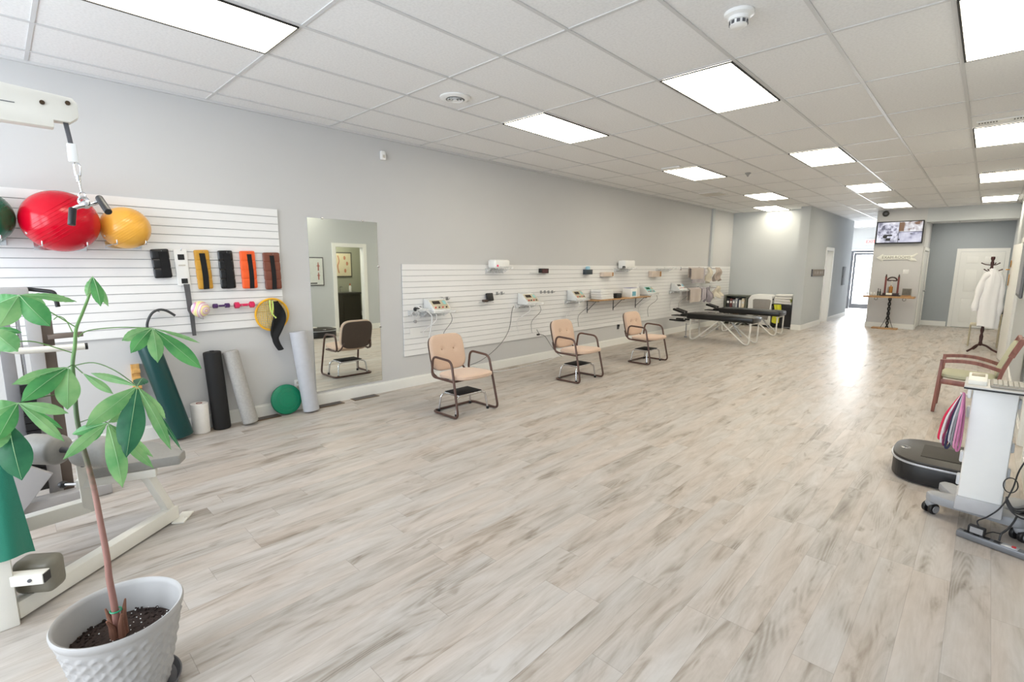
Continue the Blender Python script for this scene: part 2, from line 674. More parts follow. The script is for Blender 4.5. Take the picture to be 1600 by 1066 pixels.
def diffuser_mat():
    m, nt, b = nodes_of('prismatic_light_diffuser', 0.4)
    L = nt.links.new
    tc = nt.nodes.new('ShaderNodeTexCoord')
    sp = nt.nodes.new('ShaderNodeSeparateXYZ')
    L(tc.outputs['Object'], sp.inputs[0])
    fx = math_node(nt, 'FRACT', math_node(nt, 'ADD', math_node(nt, 'DIVIDE', sp.outputs[0], 0.19), 0.5))
    fy = math_node(nt, 'FRACT', math_node(nt, 'ADD', math_node(nt, 'DIVIDE', sp.outputs[1], 0.19), 0.5))
    ex = math_node(nt, 'LESS_THAN', math_node(nt, 'MINIMUM', fx, math_node(nt, 'SUBTRACT', 1, fx)), 0.035)
    ey = math_node(nt, 'LESS_THAN', math_node(nt, 'MINIMUM', fy, math_node(nt, 'SUBTRACT', 1, fy)), 0.035)
    ln = math_node(nt, 'MAXIMUM', ex, ey)
    nz = nt.nodes.new('ShaderNodeTexNoise')
    nz.inputs['Scale'].default_value = 7
    L(tc.outputs['Object'], nz.inputs['Vector'])
    s = math_node(nt, 'SUBTRACT', 1.0, math_node(nt, 'MULTIPLY', ln, 0.16))
    s = math_node(nt, 'MULTIPLY', s, math_node(nt, 'ADD', 0.8, math_node(nt, 'MULTIPLY', nz.outputs['Fac'], 0.4)))
    L(math_node(nt, 'MULTIPLY', s, LAMP), b.inputs['Emission Strength'])
    b.inputs['Emission Color'].default_value = (1.0, 0.915, 0.74, 1)
    b.inputs['Base Color'].default_value = (0.85, 0.85, 0.83, 1)
    return m


CEIL = ceiling_mat()
FLOOR = floor_mat()
DIFF = diffuser_mat()
OAK = wood_mat('honey_oak', rgb(150, 108, 66), rgb(205, 165, 115), 0)
CHERRY = wood_mat('cherry_wood', rgb(122, 74, 66), rgb(158, 106, 94), 2)
PINE = wood_mat('pine', rgb(205, 150, 80), rgb(235, 190, 120), 2)

H = 3.139
XL, XR = -5.46, 0.37

# ================================================================ THE SETTING
mb = MB()
mb.bb(-7.2, 3.0, -3.2, 24.0, -0.12, 0.0)
struct('floor', mb, FLOOR)
mb = MB()
mb.bb(-7.2, 3.0, -2.35, 24.0, H, H + 0.12)
struct('ceiling', mb, CEIL)

# suspended ceiling bars: one structure
L0, PA = -5.8046, 0.6096
T0, PB = 1.541, 1.2066
BAR = mat('ceiling_bar', rgb(208, 208, 208), 0.5, var=0.004)
mb = MB()
for i in range(1, 11):
    x = L0 + PA * i
    y1 = 16.7 if x > -2.4 else (14.84 if x < -3.65 else 23.8)
    mb.bb(x - 0.012, x + 0.012, -2.3, y1, H - 0.007, H + 0.001)
for k in range(-3, 19):
    y = T0 + PB * k
    if y > 14.8:
        x0, x1 = -3.39, (XR if y < 16.7 else -2.36)
    else:
        x0, x1 = XL, XR
    if y < 23.4:
        mb.bb(x0, x1, y - 0.012, y + 0.012, H - 0.005, H + 0.001)
mb.bb(L0 + PA * 3, L0 + PA * 4, T0 + PB * 1.5 - 0.012, T0 + PB * 1.5 + 0.012, H - 0.007, H + 0.001)
mb.bb(L0 + PA * 9, XR, T0 + PB * 4.55 - 0.012, T0 + PB * 4.55 + 0.012, H - 0.007, H + 0.001)
# wall angle
mb.bb(XL, XL + 0.022, -2.3, 14.84, H - 0.022, H)
mb.bb(XR - 0.022, XR, -2.3, 16.7, H - 0.022, H)
struct('trim_1', mb, BAR)

# walls
struct('wall_left', MB().bb(XL - 0.14, XL, -2.3, 15.0, 0, H), WALL)
mb = MB()
mb.bb(XR, XR + 0.12, -2.3, 5.67, 0, H)
mb.bb(XR, XR + 0.12, 5.67, 6.39, 2.04, H)
mb.bb(XR, XR + 0.12, 6.39, 18.6, 0, H)
struct('wall_right', mb, WALLD)
# storefront wall behind the camera, three window bays
mb = MB()
mb.bb(-5.6, 0.5, -2.35, -2.2, 0, 0.6)
mb.bb(-5.6, 0.5, -2.35, -2.2, 2.95, H)
for x0, x1 in ((-5.6, -5.3), (-3.6, -3.4), (-1.75, -1.55), (0.1, 0.5)):
    mb.bb(x0, x1, -2.35, -2.2, 0.6, 2.95)
struct('wall_front', mb, WALL)
for i, (x0, x1) in enumerate(((-5.3, -3.6), (-3.4, -1.75), (-1.55, 0.1))):
    mb = MB()
    for a, b_ in ((x0, x0 + 0.05), (x1 - 0.05, x1)):
        mb.bb(a, b_, -2.32, -2.25, 0.6, 2.95)
    mb.bb(x0, x1, -2.32, -2.25, 0.6, 0.65)
    mb.bb(x0, x1, -2.32, -2.25, 2.9, 2.95)
    struct('window_%d' % (i + 1), mb, DGREY)
# alcove end wall and partition
struct('wall_back', MB().bb(-5.46, -3.6, 14.85, 15.0, 0, H), WALLD)
mb = MB()
mb.bb(-3.62, -3.4, 14.35, 16.42, 0, H)
mb.bb(-3.62, -3.4, 16.42, 17.22, 2.1, H)
mb.bb(-3.62, -3.4, 17.22, 19.9, 0, H)
struct('wall_hall', mb, WALLD)
# small side room behind the hall door
mb = MB()
mb.bb(-6.4, -3.62, 15.4, 15.5, 0, H)
mb.bb(-6.4, -6.3, 15.5, 19.8, 0, H)
mb.bb(-6.4, -3.62, 19.8, 19.9, 0, H)
struct('wall_side_room', mb, WALLW)
area('side_room_lamp', (-4.9, 17.2, 3.0), (0, 0, 0), 1.2, 1.2, 60, (1, 0.98, 0.95))
# exit wall with glazed door
mb = MB()
mb.bb(-4.6, -4.5, 19.9, 23.7, 0, H)
mb.bb(-4.6, -4.02, 23.6, 23.75, 0, H)
mb.bb(-4.02, -2.9, 23.6, 23.75, 2.3, H)
mb.bb(-2.9, -2.2, 23.6, 23.75, 0, H)
mb.bb(-4.6, -3.62, 19.9, 20.0, 0, H)
struct('wall_exit', mb, WALLW)
# pillar block, header over the back room and its ceiling
mb = MB()
mb.bb(-2.35, -1.30, 16.7, 16.85, 0, H)
mb.bb(-2.35, -2.25, 16.85, 23.6, 0, H)
mb.bb(-1.4, -1.30, 16.85, 16.95, 0, 2.85)
mb.bb(-1.4, -1.30, 18.2, 18.4, 0, 2.85)
mb.bb(-1.4, -1.30, 16.95, 18.2, 2.08, 2.85)
struct('wall_pillar', mb, WALL)
struct('wall_header', MB().bb(-1.30, XR, 16.7, 16.85, 2.79, H), WALLD)
mb = MB()
mb.bb(-2.25, XR, 16.85, 18.5, 2.85, 2.92)
struct('ceiling_back_room', mb, CEIL)
mb = MB()
for x in (-0.72, -0.1):
    mb.bb(x - 0.012, x + 0.012, 16.85, 18.4, 2.842, 2.851)
mb.bb(-1.3, XR, 17.5, 17.524, 2.842, 2.851)
struct('trim_2', mb, BAR)
BACKW = mat('wall_paint_back_room', rgb(168, 174, 178), 0.85, var=0.006, spec=0.2)
struct('wall_back_room', MB().bb(-1.30, XR, 18.4, 18.55, 0, 2.85), BACKW)
# restroom seen in the mirror
mb = MB()
mb.bb(XR + 0.12, 1.75, 4.7, 4.8, 0, 2.6)
mb.bb(XR + 0.12, 1.75, 7.05, 7.15, 0, 2.6)
mb.bb(1.65, 1.75, 4.8, 7.05, 0, 2.6)
mb.bb(XR + 0.12, 1.75, 4.7, 7.15, 2.6, 2.7)
struct('wall_restroom', mb, WALLG)
area('back_room_fill_light', (-0.5, 17.5, 2.83), (0, 0, 0), 0.6, 0.6, 9, (1, 0.95, 0.85))  # unseen fill light, added to brighten the back room wall
area('restroom_lamp', (1.0, 6.0, 2.55), (0, 0, 0), 0.5, 0.8, 16, (1, 0.93, 0.78))
# closet behind the pillar door
mb = MB()
mb.bb(-2.25, -1.4, 18.4, 18.5, 0, 2.85)
struct('wall_closet', mb, WALLD)

# baseboards
def baseboard(name, segs):
    m_ = MB()
    for (x0, y0, x1, y1, side) in segs:
        t = 0.016
        if abs(x1 - x0) < 1e-6:
            m_.bb(x0, x0 + side * t, y0, y1, 0.0, 0.118)
            m_.bb(x0, x0 + side * t * 0.55, y0, y1, 0.118, 0.136)
        else:
            m_.bb(x0, x1, y0, y0 + side * t, 0.0, 0.118)
            m_.bb(x0, x1, y0, y0 + side * t * 0.55, 0.118, 0.136)
    return struct(name, m_, TRIM)


baseboard('baseboard_left', [(XL, -2.2, XL, 14.85, 1)])
baseboard('baseboard_right', [(XR, -2.2, XR, 5.58, -1), (XR, 6.48, XR, 11.5, -1), (XR, 12.7, XR, 18.4, -1)])
baseboard('baseboard_alcove', [(-5.44, 14.85, -3.62, 14.85, -1)])
baseboard('baseboard_hall', [(-3.4, 14.35, -3.4, 16.33, 1), (-3.62, 14.35, -3.384, 14.35, -1), (-3.4, 17.31, -3.4, 19.9, 1), (-4.5, 23.6, -4.05, 23.6, -1)])
baseboard('baseboard_pillar', [(-2.366, 16.7, -1.29, 16.7, -1), (-2.35, 16.68, -2.35, 23.6, -1)])
baseboard('baseboard_back', [(-1.3, 18.4, -0.74, 18.4, -1)])

# hall door casing (door_1), white
mb = MB()
for y0, y1 in ((16.33, 16.42), (17.22, 17.31)):
    mb.bb(-3.4, -3.382, y0, y1, 0, 2.10)
mb.bb(-3.4, -3.382, 16.33, 17.31, 2.10, 2.19)
mb.bb(-3.62, -3.4, 17.205, 17.22, 0, 2.1)
mb.bb(-3.62, -3.4, 16.42, 16.435, 0, 2.1)
struct('trim_3', mb, TRIM)
d = MB().bb(-4.36, -3.64, 17.17, 17.205, 0.01, 2.08).build('door_1', TRIM, kind='structure')
MB().sphere((-4.28, 17.14, 1.0), 0.028).cyl((-4.28, 17.14, 1.0), (-4.28, 17.17, 1.0), 0.012).build('door_knob', STEEL, d)

# glazed exit door (door_2)
mb = MB()
DKAL = mat('dark_anodised_aluminium', rgb(96, 98, 102), 0.4, 0.5)
mb.bb(-4.02, -3.94, 23.56, 23.7, 0, 2.2)
mb.bb(-2.98, -2.9, 23.56, 23.7, 0, 2.2)
mb.bb(-4.02, -2.9, 23.56, 23.7, 2.2, 2.28)
d = mb.build('door_2', DKAL, kind='structure')
mb = MB()
mb.bb(-3.93, -3.85, 23.6, 23.65, 0.02, 2.19)
mb.bb(-3.07, -2.99, 23.6, 23.65, 0.02, 2.19)
mb.bb(-3.85, -3.07, 23.6, 23.65, 0.02, 0.2)
mb.bb(-3.85, -3.07, 23.6, 23.65, 2.12, 2.19)
mb.build('door_leaf', DKAL, d)
MB().bb(-3.85, -3.07, 23.62, 23.628, 0.2, 2.12).build('glass_pane', mat('clear_glass', (1, 1, 1), 0.0, alpha=0.08, var=0), d)
MB().tube([(-3.84, 23.56, 1.02), (-3.08, 23.56, 1.02)], 0.014).build('push_bar', STEEL, d)
# outside ground and kerbs
struct('ground', MB().bb(-20, 14, 24.0, 60, -0.15, -0.02), mat('pale_concrete', rgb(205, 205, 202), 0.9))
struct('ground', MB().bb(-20, 14, -30, -3.2, -0.15, -0.02), mat('pale_concrete', rgb(205, 205, 202), 0.9))
mb = MB()
for z in (0.5, 0.95):
    mb.tube([(-6, 27.5, z), (-1, 27.5, z)], 0.02)
for x in (-5.2, -4.1, -3.0, -1.9):
    mb.tube([(x, 27.5, -0.02), (x, 27.5, 0.97)], 0.022)
tag(mb.build('railing', mat('pale_grey_rail', rgb(150, 152, 155), 0.5)), 'grey metal railing outside the glazed exit door', 'railing')

# six panel door in the back room (door_3)
def panel_door(name, x0, x1, y, z1, mat_, casing=True):
    """door in a wall facing -y"""
    m_ = MB()
    m_.bb(x0, x1, y - 0.035, y - 0.003, 0.012, z1)
    d_ = m_.build(name, mat_, kind='structure')
    wd = x1 - x0
    pm = MB()
    for c0, c1 in ((0.13, 0.46), (0.54, 0.87)):
        for r0, r1 in ((0.06, 0.40), (0.47, 0.78), (0.84, 0.95)):
            a0, a1, b0, b1 = x0 + wd * c0, x0 + wd * c1, z1 * r0, z1 * r1
            pm.box(((a0 + a1) / 2, y - 0.037, (b0 + b1) / 2), (a1 - a0 - 0.05, 0.014, b1 - b0 - 0.05), bev=0.006)
            for (p, q, s, t) in ((a0, a1, b0, b0 + 0.012), (a0, a1, b1 - 0.012, b1), (a0, a0 + 0.012, b0, b1), (a1 - 0.012, a1, b0, b1)):
                pm.bb(p, q, y - 0.041, y - 0.033, s, t)
    pm.build('door_panelling', mat_, d_)
    cm = MB()
    cm.bb(x0 - 0.085, x0 - 0.003, y - 0.02, y - 0.001, 0, z1 + 0.005)
    cm.bb(x1 + 0.003, x1 + 0.085, y - 0.02, y - 0.001, 0, z1 + 0.005)
    cm.bb(x0 - 0.085, x1 + 0.085, y - 0.02, y, z1 + 0.005, z1 + 0.09)
    cm.build('door_frame', mat_, d_)
    return d_


d = panel_door('door_3', -0.62, 0.25, 18.4, 2.06, TRIM)
MB().sphere((0.18, 18.33, 1.0), 0.027).build('door_knob', BRASS, d)
# door on the pillar side (door_4)
mb = MB()
mb.bb(-1.335, -1.305, 16.96, 18.19, 0.01, 2.07)
d = mb.build('door_4', TRIM, kind='structure')
mb = MB()
mb.bb(-1.30, -1.278, 16.86, 16.95, 0, 2.08)
mb.bb(-1.30, -1.278, 18.2, 18.29, 0, 2.08)
mb.bb(-1.30, -1.278, 16.86, 18.29, 2.08, 2.16)
mb.build('door_frame', TRIM, d)
mb = MB()
for z in (0.3, 1.05, 1.8):
    mb.cyl((-1.298, 16.955, z - 0.045), (-1.298, 16.955, z + 0.045), 0.008)
mb.build('hinge', BRASS, d)
MB().sphere((-1.262, 18.1, 0.98), 0.027).cyl((-1.305, 18.1, 0.98), (-1.262, 18.1, 0.98), 0.012).build('door_knob', STEEL, d)

# restroom doorway casing
mb = MB()
mb.bb(XR - 0.018, XR, 5.58, 5.67, 0, 2.04)
mb.bb(XR - 0.018, XR, 6.39, 6.48, 0, 2.04)
mb.bb(XR - 0.018, XR, 5.58, 6.48, 2.04, 2.13)
mb.bb(XR, XR + 0.12, 5.67, 5.685, 0, 2.04)
mb.bb(XR, XR + 0.12, 6.375, 6.39, 0, 2.04)
struct('trim_4', mb, TRIM)

# open white door against the right wall with brass lock (door_5)
h0, h1 = Vector((0.355, 11.66, 0)), Vector((0.275, 12.48, 0))
mb = MB()
mb.beam((h0.x, h0.y, 1.02), (h1.x, h1.y, 1.02), 0.038, 2.02, bev=0.003)
d = mb.build('door_5', TRIM, kind='structure')
mb = MB()
for z in (1.70, 1.42):
    mb.box((0.252, 12.40, z), (0.008, 0.075, 0.2 if z < 1.5 else 0.12), rot=(0, 0, R(5.5)), bev=0.003)
mb.build('lock_plate', BRASS, d)
mb = MB()
mb.tube(fillet([(0.25, 12.4, 1.6), (0.205, 12.4, 1.6), (0.205, 12.3, 1.6)], 0.02), 0.009)
mb.build('door_handle', BRASS, d)
mb = MB()
mb.bb(XR - 0.02, XR, 11.5, 11.6, 0, 2.05)
mb.bb(XR - 0.02, XR, 12.6, 12.7, 0, 2.05)
mb.bb(XR - 0.02, XR, 11.5, 12.7, 2.05, 2.14)
struct('trim_5', mb, TRIM)

# vertical corner strip on the left wall
struct('trim_6', MB().bb(XL, XL + 0.05, 13.27, 13.42, 1.63, H), WALLD)

# ================================================================ ceiling fixtures
FR = mat('light_frame_shadow_black', rgb(28, 27, 26), 0.6)  # black edge colour paints the shadow line of the panel recess
FRL = mat('light_frame_white', rgb(205, 200, 190), 0.5)


def make_ceiling_light():
    root = empty('ceiling_light', (0, 0, 0))
    w2, l2 = PA / 2 - 0.014, PB / 2 - 0.014
    m_ = MB()
    m_.bb(-w2, -w2 + 0.012, -l2, l2, -0.011, -0.001)
    m_.bb(w2 - 0.012, w2, -l2, l2, -0.011, -0.001)
    m_.bb(-w2, w2, -l2, -l2 + 0.005, -0.011, -0.001)
    m_.bb(-w2, w2, l2 - 0.005, l2, -0.011, -0.001)
    m_.build('shadow_line_frame', FR, root)
    m_ = MB()
    m_.bb(-w2 + 0.014, w2 - 0.014, -l2 + 0.007, l2 - 0.007, -0.007, -0.001)
    m_.build('diffuser', DIFF, root)
    return root


def gx(i):
    return L0 + PA * i


def gy(k):
    return T0 + PB * k


LIGHTS = [
    (3, -1, 'large ceiling light panel at the upper left edge, nearest over the hanging cable machine'),
    (3, 2, 'ceiling light panel nearest the round air vent, second in the left row'),
    (3, 5, 'third ceiling light in the left row, above the far end of the wall equipment'),
    (3, 8, 'fourth ceiling light in the left row, over the black treatment tables'),
    (2, 10, 'farthest left ceiling light, just in front of the alcove end wall'),
    (6, 2, 'big ceiling light panel in the middle row, the nearest one left of the smoke detector'),
    (6, 5, 'second ceiling light of the middle row, halfway down the room'),
    (6, 8, 'third ceiling light of the middle row, before the screen on the pillar'),
    (6, 11, 'last ceiling light of the middle row, right above the television'),
    (9, 2, 'ceiling light at the upper right corner, nearest in the right row'),
    (9, 5, 'second ceiling light of the right row, beside the slotted vent'),
    (9, 8, 'third ceiling light of the right row, above the coat rack side'),
    (9, 11, 'last ceiling light of the right row, against the header wall'),
]
lamp = make_ceiling_light()
for i, (a, b_, lab) in enumerate(LIGHTS):
    o = lamp if i == 0 else copy_tree(lamp)
    o.location = (gx(a + 0.5), gy(b_ + 0.5), H - 0.004)
    tag(o, lab, 'ceiling light', 'flush ceiling light panels')
# two panels behind the camera that light the near part of the room
for a in (6,):
    pass

# smoke detector and round vents
def round_unit(loc, r, kind):
    x, y, z = loc
    root = empty('smoke_detector' if kind == 'd' else 'ceiling_vent', loc)
    if kind == 'd':
        MB().lathe([(r, z), (r * 0.98, z - 0.02), (r * 0.72, z - 0.03), (r * 0.7, z - 0.05)], (x, y, 0), 32).build('detector_base', WHITE, root)
        MB().lathe([(r * 0.6, z - 0.03), (r * 0.58, z - 0.075), (r * 0.4, z - 0.085)], (x, y, 0), 24).build('sensor_cap', WHITE, root)
        m_ = MB()
        for k in range(10):
            a = 2 * PI * k / 10
            m_.box((x + r * 0.605 * math.cos(a), y + r * 0.605 * math.sin(a), z - 0.062), (0.004, 0.018, 0.018), rot=(0, 0, a))
        m_.build('sensor_slot', DGREY, root)
    else:
        MB().lathe([(r, z), (r, z - 0.008), (r * 0.75, z - 0.022), (r * 0.62, z - 0.02), (r * 0.6, z - 0.004)], (x, y, 0), 32).build('vent_ring', WHITE, root)
        MB().lathe([(r * 0.6, z - 0.001), (r * 0.6, z - 0.004)], (x, y, 0), 24).build('duct', BLACK, root)
        m_ = MB()
        for k in (0.42, 0.24):
            m_.lathe([(r * k, z - 0.018), (r * (k + 0.1), z - 0.026), (r * (k + 0.1), z - 0.022), (r * k, z - 0.014)], (x, y, 0), 24, cap=False)
        m_.lathe([(0.015, z - 0.012), (r * 0.16, z - 0.03), (0.01, z - 0.032)], (x, y, 0), 16)
        for k in range(3):
            a = 2 * PI * k / 3
            m_.beam((x, y, z - 0.015), (x + r * 0.62 * math.cos(a), y + r * 0.62 * math.sin(a), z - 0.012), 0.008, 0.006)
        m_.build('vent_cone', WHITE, root)
    return root


tag(round_unit((-1.26, 3.28, H - 0.001), 0.085, 'd'), 'round white smoke detector on the ceiling at top right', 'smoke detector')
tag(round_unit((-3.70, 3.09, H - 0.001), 0.14, 'v'), 'round white ceiling vent with dark openings, left of centre', 'vent')
# small ceiling fittings
tag(MB().lathe([(0.045, H - 0.001), (0.045, H - 0.012), (0.012, H - 0.05), (0.012, H - 0.06)], (-3.02, 8.69, 0), 16).build('sprinkler_cap', STEEL), 'small round metal sprinkler cap on the ceiling in the middle of the room', 'sprinkler')
tag(MB().box((-3.72, 7.42, H - 0.012), (0.3, 0.1, 0.02), bev=0.004).build('air_slot', WHITE), 'white slot diffuser beside the third ceiling light of the left row', 'vent')


def slot_vent(x, y, lab):
    root = empty('slot_vent', (x, y, H - 0.01), lab, 'vent', 'slotted air vents by the right row of lights')
    MB().bb(x - 0.22, x + 0.24, y - 0.05, y + 0.05, H - 0.012, H - 0.001).build('vent_plate', WHITE, root)
    m_ = MB()
    for k in range(-9, 10):
        if abs(k) > 2:
            m_.bb(x + k * 0.022 - 0.006, x + k * 0.022 + 0.006, y - 0.025, y + 0.025, H - 0.016, H - 0.011)
    m_.build('vent_slot', DGREY, root)


slot_vent(-0.05, 7.36, 'slotted white air vent just before the second right row light')
slot_vent(-0.05, 11.08, 'slotted white air vent just before the third right row light')
mb = MB()
root = empty('return_grille', (-4.39, 10.65, H - 0.01), 'flat square ceiling grille far left above the treatment tables', 'vent')
MB().bb(-4.62, -4.16, 10.4, 10.9, H - 0.012, H - 0.001).build('grille_frame', WHITE, root)
mb = MB()
for k in range(9):
    mb.bb(-4.6, -4.18, 10.43 + k * 0.052, 10.45 + k * 0.052, H - 0.018, H - 0.011)
mb.build('grille_blade', FRL, root)

# ================================================================ SLATWALLS
def slatwall(name, y0, y1, z0, z1, label):
    root = empty(name, (XL, (y0 + y1) / 2, z0), label, 'wall panel')
    MB().bb(XL + 0.001, XL + 0.008, y0, y1, z0, z1).build('backing_board', GROOVE, root)
    m_ = MB()
    n_ = 16
    p = (z1 - z0) / n_
    for k in range(n_):
        m_.bb(XL + 0.008, XL + 0.021, y0, y1, z0 + p * k + (0.0028 if k else 0), z0 + p * (k + 1) - (0.0028 if k < n_ - 1 else 0))
    m_.build('slat', SLAT, root, flat=True)
    return root


slatwall('slatwall', -0.9, 2.115, 0.975, 2.185, 'white grooved slatwall board on the left holding exercise balls and weights')
r_ = slatwall('slatwall', 3.63, 14.80, 0.425, 1.63, 'long white grooved slatwall board holding therapy equipment behind the tan chairs')
SF = XL + 0.021       # slat face

# ---- exercise balls on chrome racks
def ball(name, c, r, m, label):
    root = empty(name, (c[0], c[1], c[2] - r), label, 'exercise ball')
    m_ = MB()
    m_.sphere(c, r, (1.0, 1.02, 0.985), n=64)
    m_.build('ball_skin', m, root)
    g = MB()
    for k in range(-4, 5):
        a = k * R(3.0)
        pts = []
        for j in range(72):
            t = 2 * PI * j / 72
            pts.append(Vector(c) + Matrix.Rotation(R(38), 3, 'X') @ Vector((r * math.cos(a * 2) * math.cos(t) * 1.002, r * math.cos(a * 2) * math.sin(t) * 1.012, r * math.sin(a * 2) * 0.99)))
        g.tube(pts, 0.0016, n=5, closed=True)
    g.build('moulded_ridge', m, root)
    MB().cyl((c[0] + r * 0.3, c[1] - r * 0.85, c[2] - r * 0.42), (c[0] + r * 0.31, c[1] - r * 0.88, c[2] - r * 0.43), 0.008).build('valve_plug', WHITE, root)
    return root


ball('exercise_ball', (-5.19, 0.395, 1.935), 0.233, mat('glossy_red_vinyl', rgb(196, 0, 34), 0.2, var=0.02, spec=0.35), 'big glossy red exercise ball held on the wall rack')
ball('exercise_ball', (-5.255, 0.80, 1.912), 0.172, mat('glossy_yellow_vinyl', rgb(238, 178, 70), 0.28, var=0.02, coat=0.2), 'yellow exercise ball, smallest of the three on the wall')
ball('exercise_ball', (-5.22, -0.055, 1.945), 0.205, mat('glossy_green_vinyl', rgb(0, 88, 62), 0.25, var=0.02, coat=0.2), 'dark green exercise ball cut off by the left edge')
for y, r, cx, cz, who in ((0.395, 0.233, -5.19, 1.935, 'red'), (0.80, 0.172, -5.255, 1.912, 'yellow'), (-0.055, 0.205, -5.22, 1.945, 'green')):
    rt = empty('ball_rack', (SF, y, cz - r * 0.8), 'chrome wire rack under the %s exercise ball' % who, 'wire rack', 'wire racks for the exercise balls')
    zz = cz - r * 0.80
    dy = r * 0.55
    mb = MB()
    mb.tube(fillet([(SF + 0.004, y - dy, zz), (-5.05, y - dy, zz), (-5.05, y - dy, zz + 0.03)], 0.02), 0.005)
    mb.tube(fillet([(SF + 0.004, y + dy, zz), (-5.05, y + dy, zz), (-5.05, y + dy, zz + 0.03)], 0.02), 0.005)
    mb.tube([(-5.33, y - dy, zz), (-5.33, y + dy, zz)], 0.004)
    mb.build('wire_arm', CHROME, rt)
    MB().bb(SF, SF + 0.005, y - dy - 0.03, y + dy + 0.03, zz - 0.03, zz + 0.03).build('back_plate', CHROME, rt)

# ---- ankle weights, straps
def wallM(y, z, out=0.0):
    """local x -> +y of room, local y -> up, local z -> out of the left wall"""
    return basis((SF + out, y, z), (0, 1, 0), (0, 0, 1), (1, 0, 0))


def hook(name, y, z, L_, parent=None):
    m_ = MB()
    m_.tube(fillet([(SF, y, z), (SF + L_, y, z), (SF + L_, y, z + 0.02)], 0.008), 0.003, n=8)
    return m_.build(name, CHROME, parent)


def ankle_weight(y, z0, z1, wd, m, label, segs=4, strap_off=0.0, tilt=0.0, strapw=0.35):
    zc = (z0 + z1) / 2
    root = empty('ankle_weight', (SF + 0.03, y, z0), label, 'ankle weight', 'ankle weights hung in a row on the slatwall')
    m_ = MB()
    hh = (z1 - z0)
    T = wallM(y, zc, 0.028) @ Matrix.Rotation(tilt, 4, 'Z')
    for k in range(segs):
        sh = hh / segs
        m_.pillow(wd * 1.10 * random.uniform(0.98, 1.02), sh * 1.10, 0.036, T @ Matrix.Translation((0, -hh / 2 + sh * (k + 0.5), 0)), n=12, ex=9, p=3.2, base=0.38)
    m_.build('weight_pouch', m, root)
    s_ = MB()
    s_.sheet(lambda u, v: T @ Vector(((u - 0.5) * wd * strapw + strap_off + 0.006 * math.sin(v * 3.2), -hh / 2 - 0.005 + v * hh * 0.94, 0.021 + 0.003 * math.sin(v * 6))), 3, 12, 0.006)
    s_.build('closing_strap', BLACKM, root)
    MB().tube([(SF - 0.002, y, z1 - 0.012), (SF + 0.075, y, z1 - 0.012)], 0.003, n=8).build('hanging_hook', CHROME, root)
    return root


WB = mat('black_nylon', rgb(24, 24, 27), 0.35, bump=0.1)
ankle_weight(1.055, 1.495, 1.745, 0.125, WB, 'short black ankle weight, first in the hanging row', 3, 0.02, 0.06, 0.55)
ankle_weight(1.385, 1.385, 1.745, 0.115, mat('mustard_nylon', rgb(200, 148, 48), 0.55, bump=0.1), 'mustard yellow ankle weight with black strap', 4, 0.0, 0.04, 0.42)
ankle_weight(1.585, 1.385, 1.745, 0.12, mat('glossy_black_nylon', rgb(20, 20, 22), 0.22), 'glossy black ankle weight hanging between the mustard and orange ones', 4, 0.01, 0.03, 0.5)
ankle_weight(1.785, 1.380, 1.745, 0.13, mat('orange_nylon', rgb(245, 98, 40), 0.5, bump=0.1), 'bright orange ankle weight with black strap', 4, 0.012, 0.02, 0.32)
ankle_weight(2.015, 1.365, 1.735, 0.15, mat('brown_nylon', rgb(120, 68, 52), 0.35, bump=0.1), 'brown ankle weight, last in the hanging row', 4, 0.0, 0.02, 0.28)

root = empty('traction_strap', (SF, 1.21, 0.95), 'white plastic traction strap holder with long grey belt hanging', 'strap')
T = wallM(1.215, 1.585, 0.012) @ Matrix.Rotation(0.03, 4, 'Z')
MB().box((0, 0, 0.004), (0.105, 0.335, 0.014), bev=0.006, M=T).build('holder_plate', WHITE, root)
mb = MB()
mb.box((0, 0.095, 0.013), (0.052, 0.05, 0.006), M=T)
mb.box((0.005, -0.125, 0.013), (0.05, 0.045, 0.006), M=T)
mb.build('buckle_window', BLACK, root)
MB().box((0, 0.02, 0.014), (0.055, 0.012, 0.008), bev=0.002, M=T).build('ridge', FRL, root)
mb = MB()
mb.sheet(lambda u, v: (SF + 0.03 + 0.01 * math.sin(v * 5), 1.235 + 0.016 * v + (u - 0.5) * (0.048 - 0.016 * v) + (0.012 if v > 0.55 else 0.0), 1.43 - v * 0.49), 3, 14, 0.005)
mb.build('belt', mat('grey_webbing', rgb(88, 88, 90), 0.8), root)
hook('hanging_hook', 1.215, 1.74, 0.04, root)

# swirl ball, dumbbells, mesh disc with black glove
def swirl_mat():
    m, nt, b = nodes_of('pastel_swirl', 0.35)
    tc = nt.nodes.new('ShaderNodeTexCoord')
    wv = nt.nodes.new('ShaderNodeTexWave')
    wv.wave_type = 'RINGS'
    wv.inputs['Scale'].default_value = 7
    wv.inputs['Distortion'].default_value = 3
    mp = nt.nodes.new('ShaderNodeMapping')
    mp.inputs['Location'].default_value = (-0.03, -0.03, -0.07)
    nt.links.new(tc.outputs['Object'], mp.inputs[0])
    nt.links.new(mp.outputs[0], wv.inputs['Vector'])
    cr = nt.nodes.new('ShaderNodeValToRGB')
    e = cr.color_ramp.elements
    e[0].color = (*rgb(236, 228, 150), 1)
    e[1].color = (*rgb(235, 232, 215), 1)
    for p, c in ((0.3, rgb(240, 225, 200)), (0.5, rgb(235, 160, 150)), (0.72, rgb(214, 160, 215))):
        k = e.new(p)
        k.color = (*c, 1)
    nt.links.new(wv.outputs['Fac'], cr.inputs[0])
    nt.links.new(cr.outputs[0], b.inputs['Base Color'])
    return m


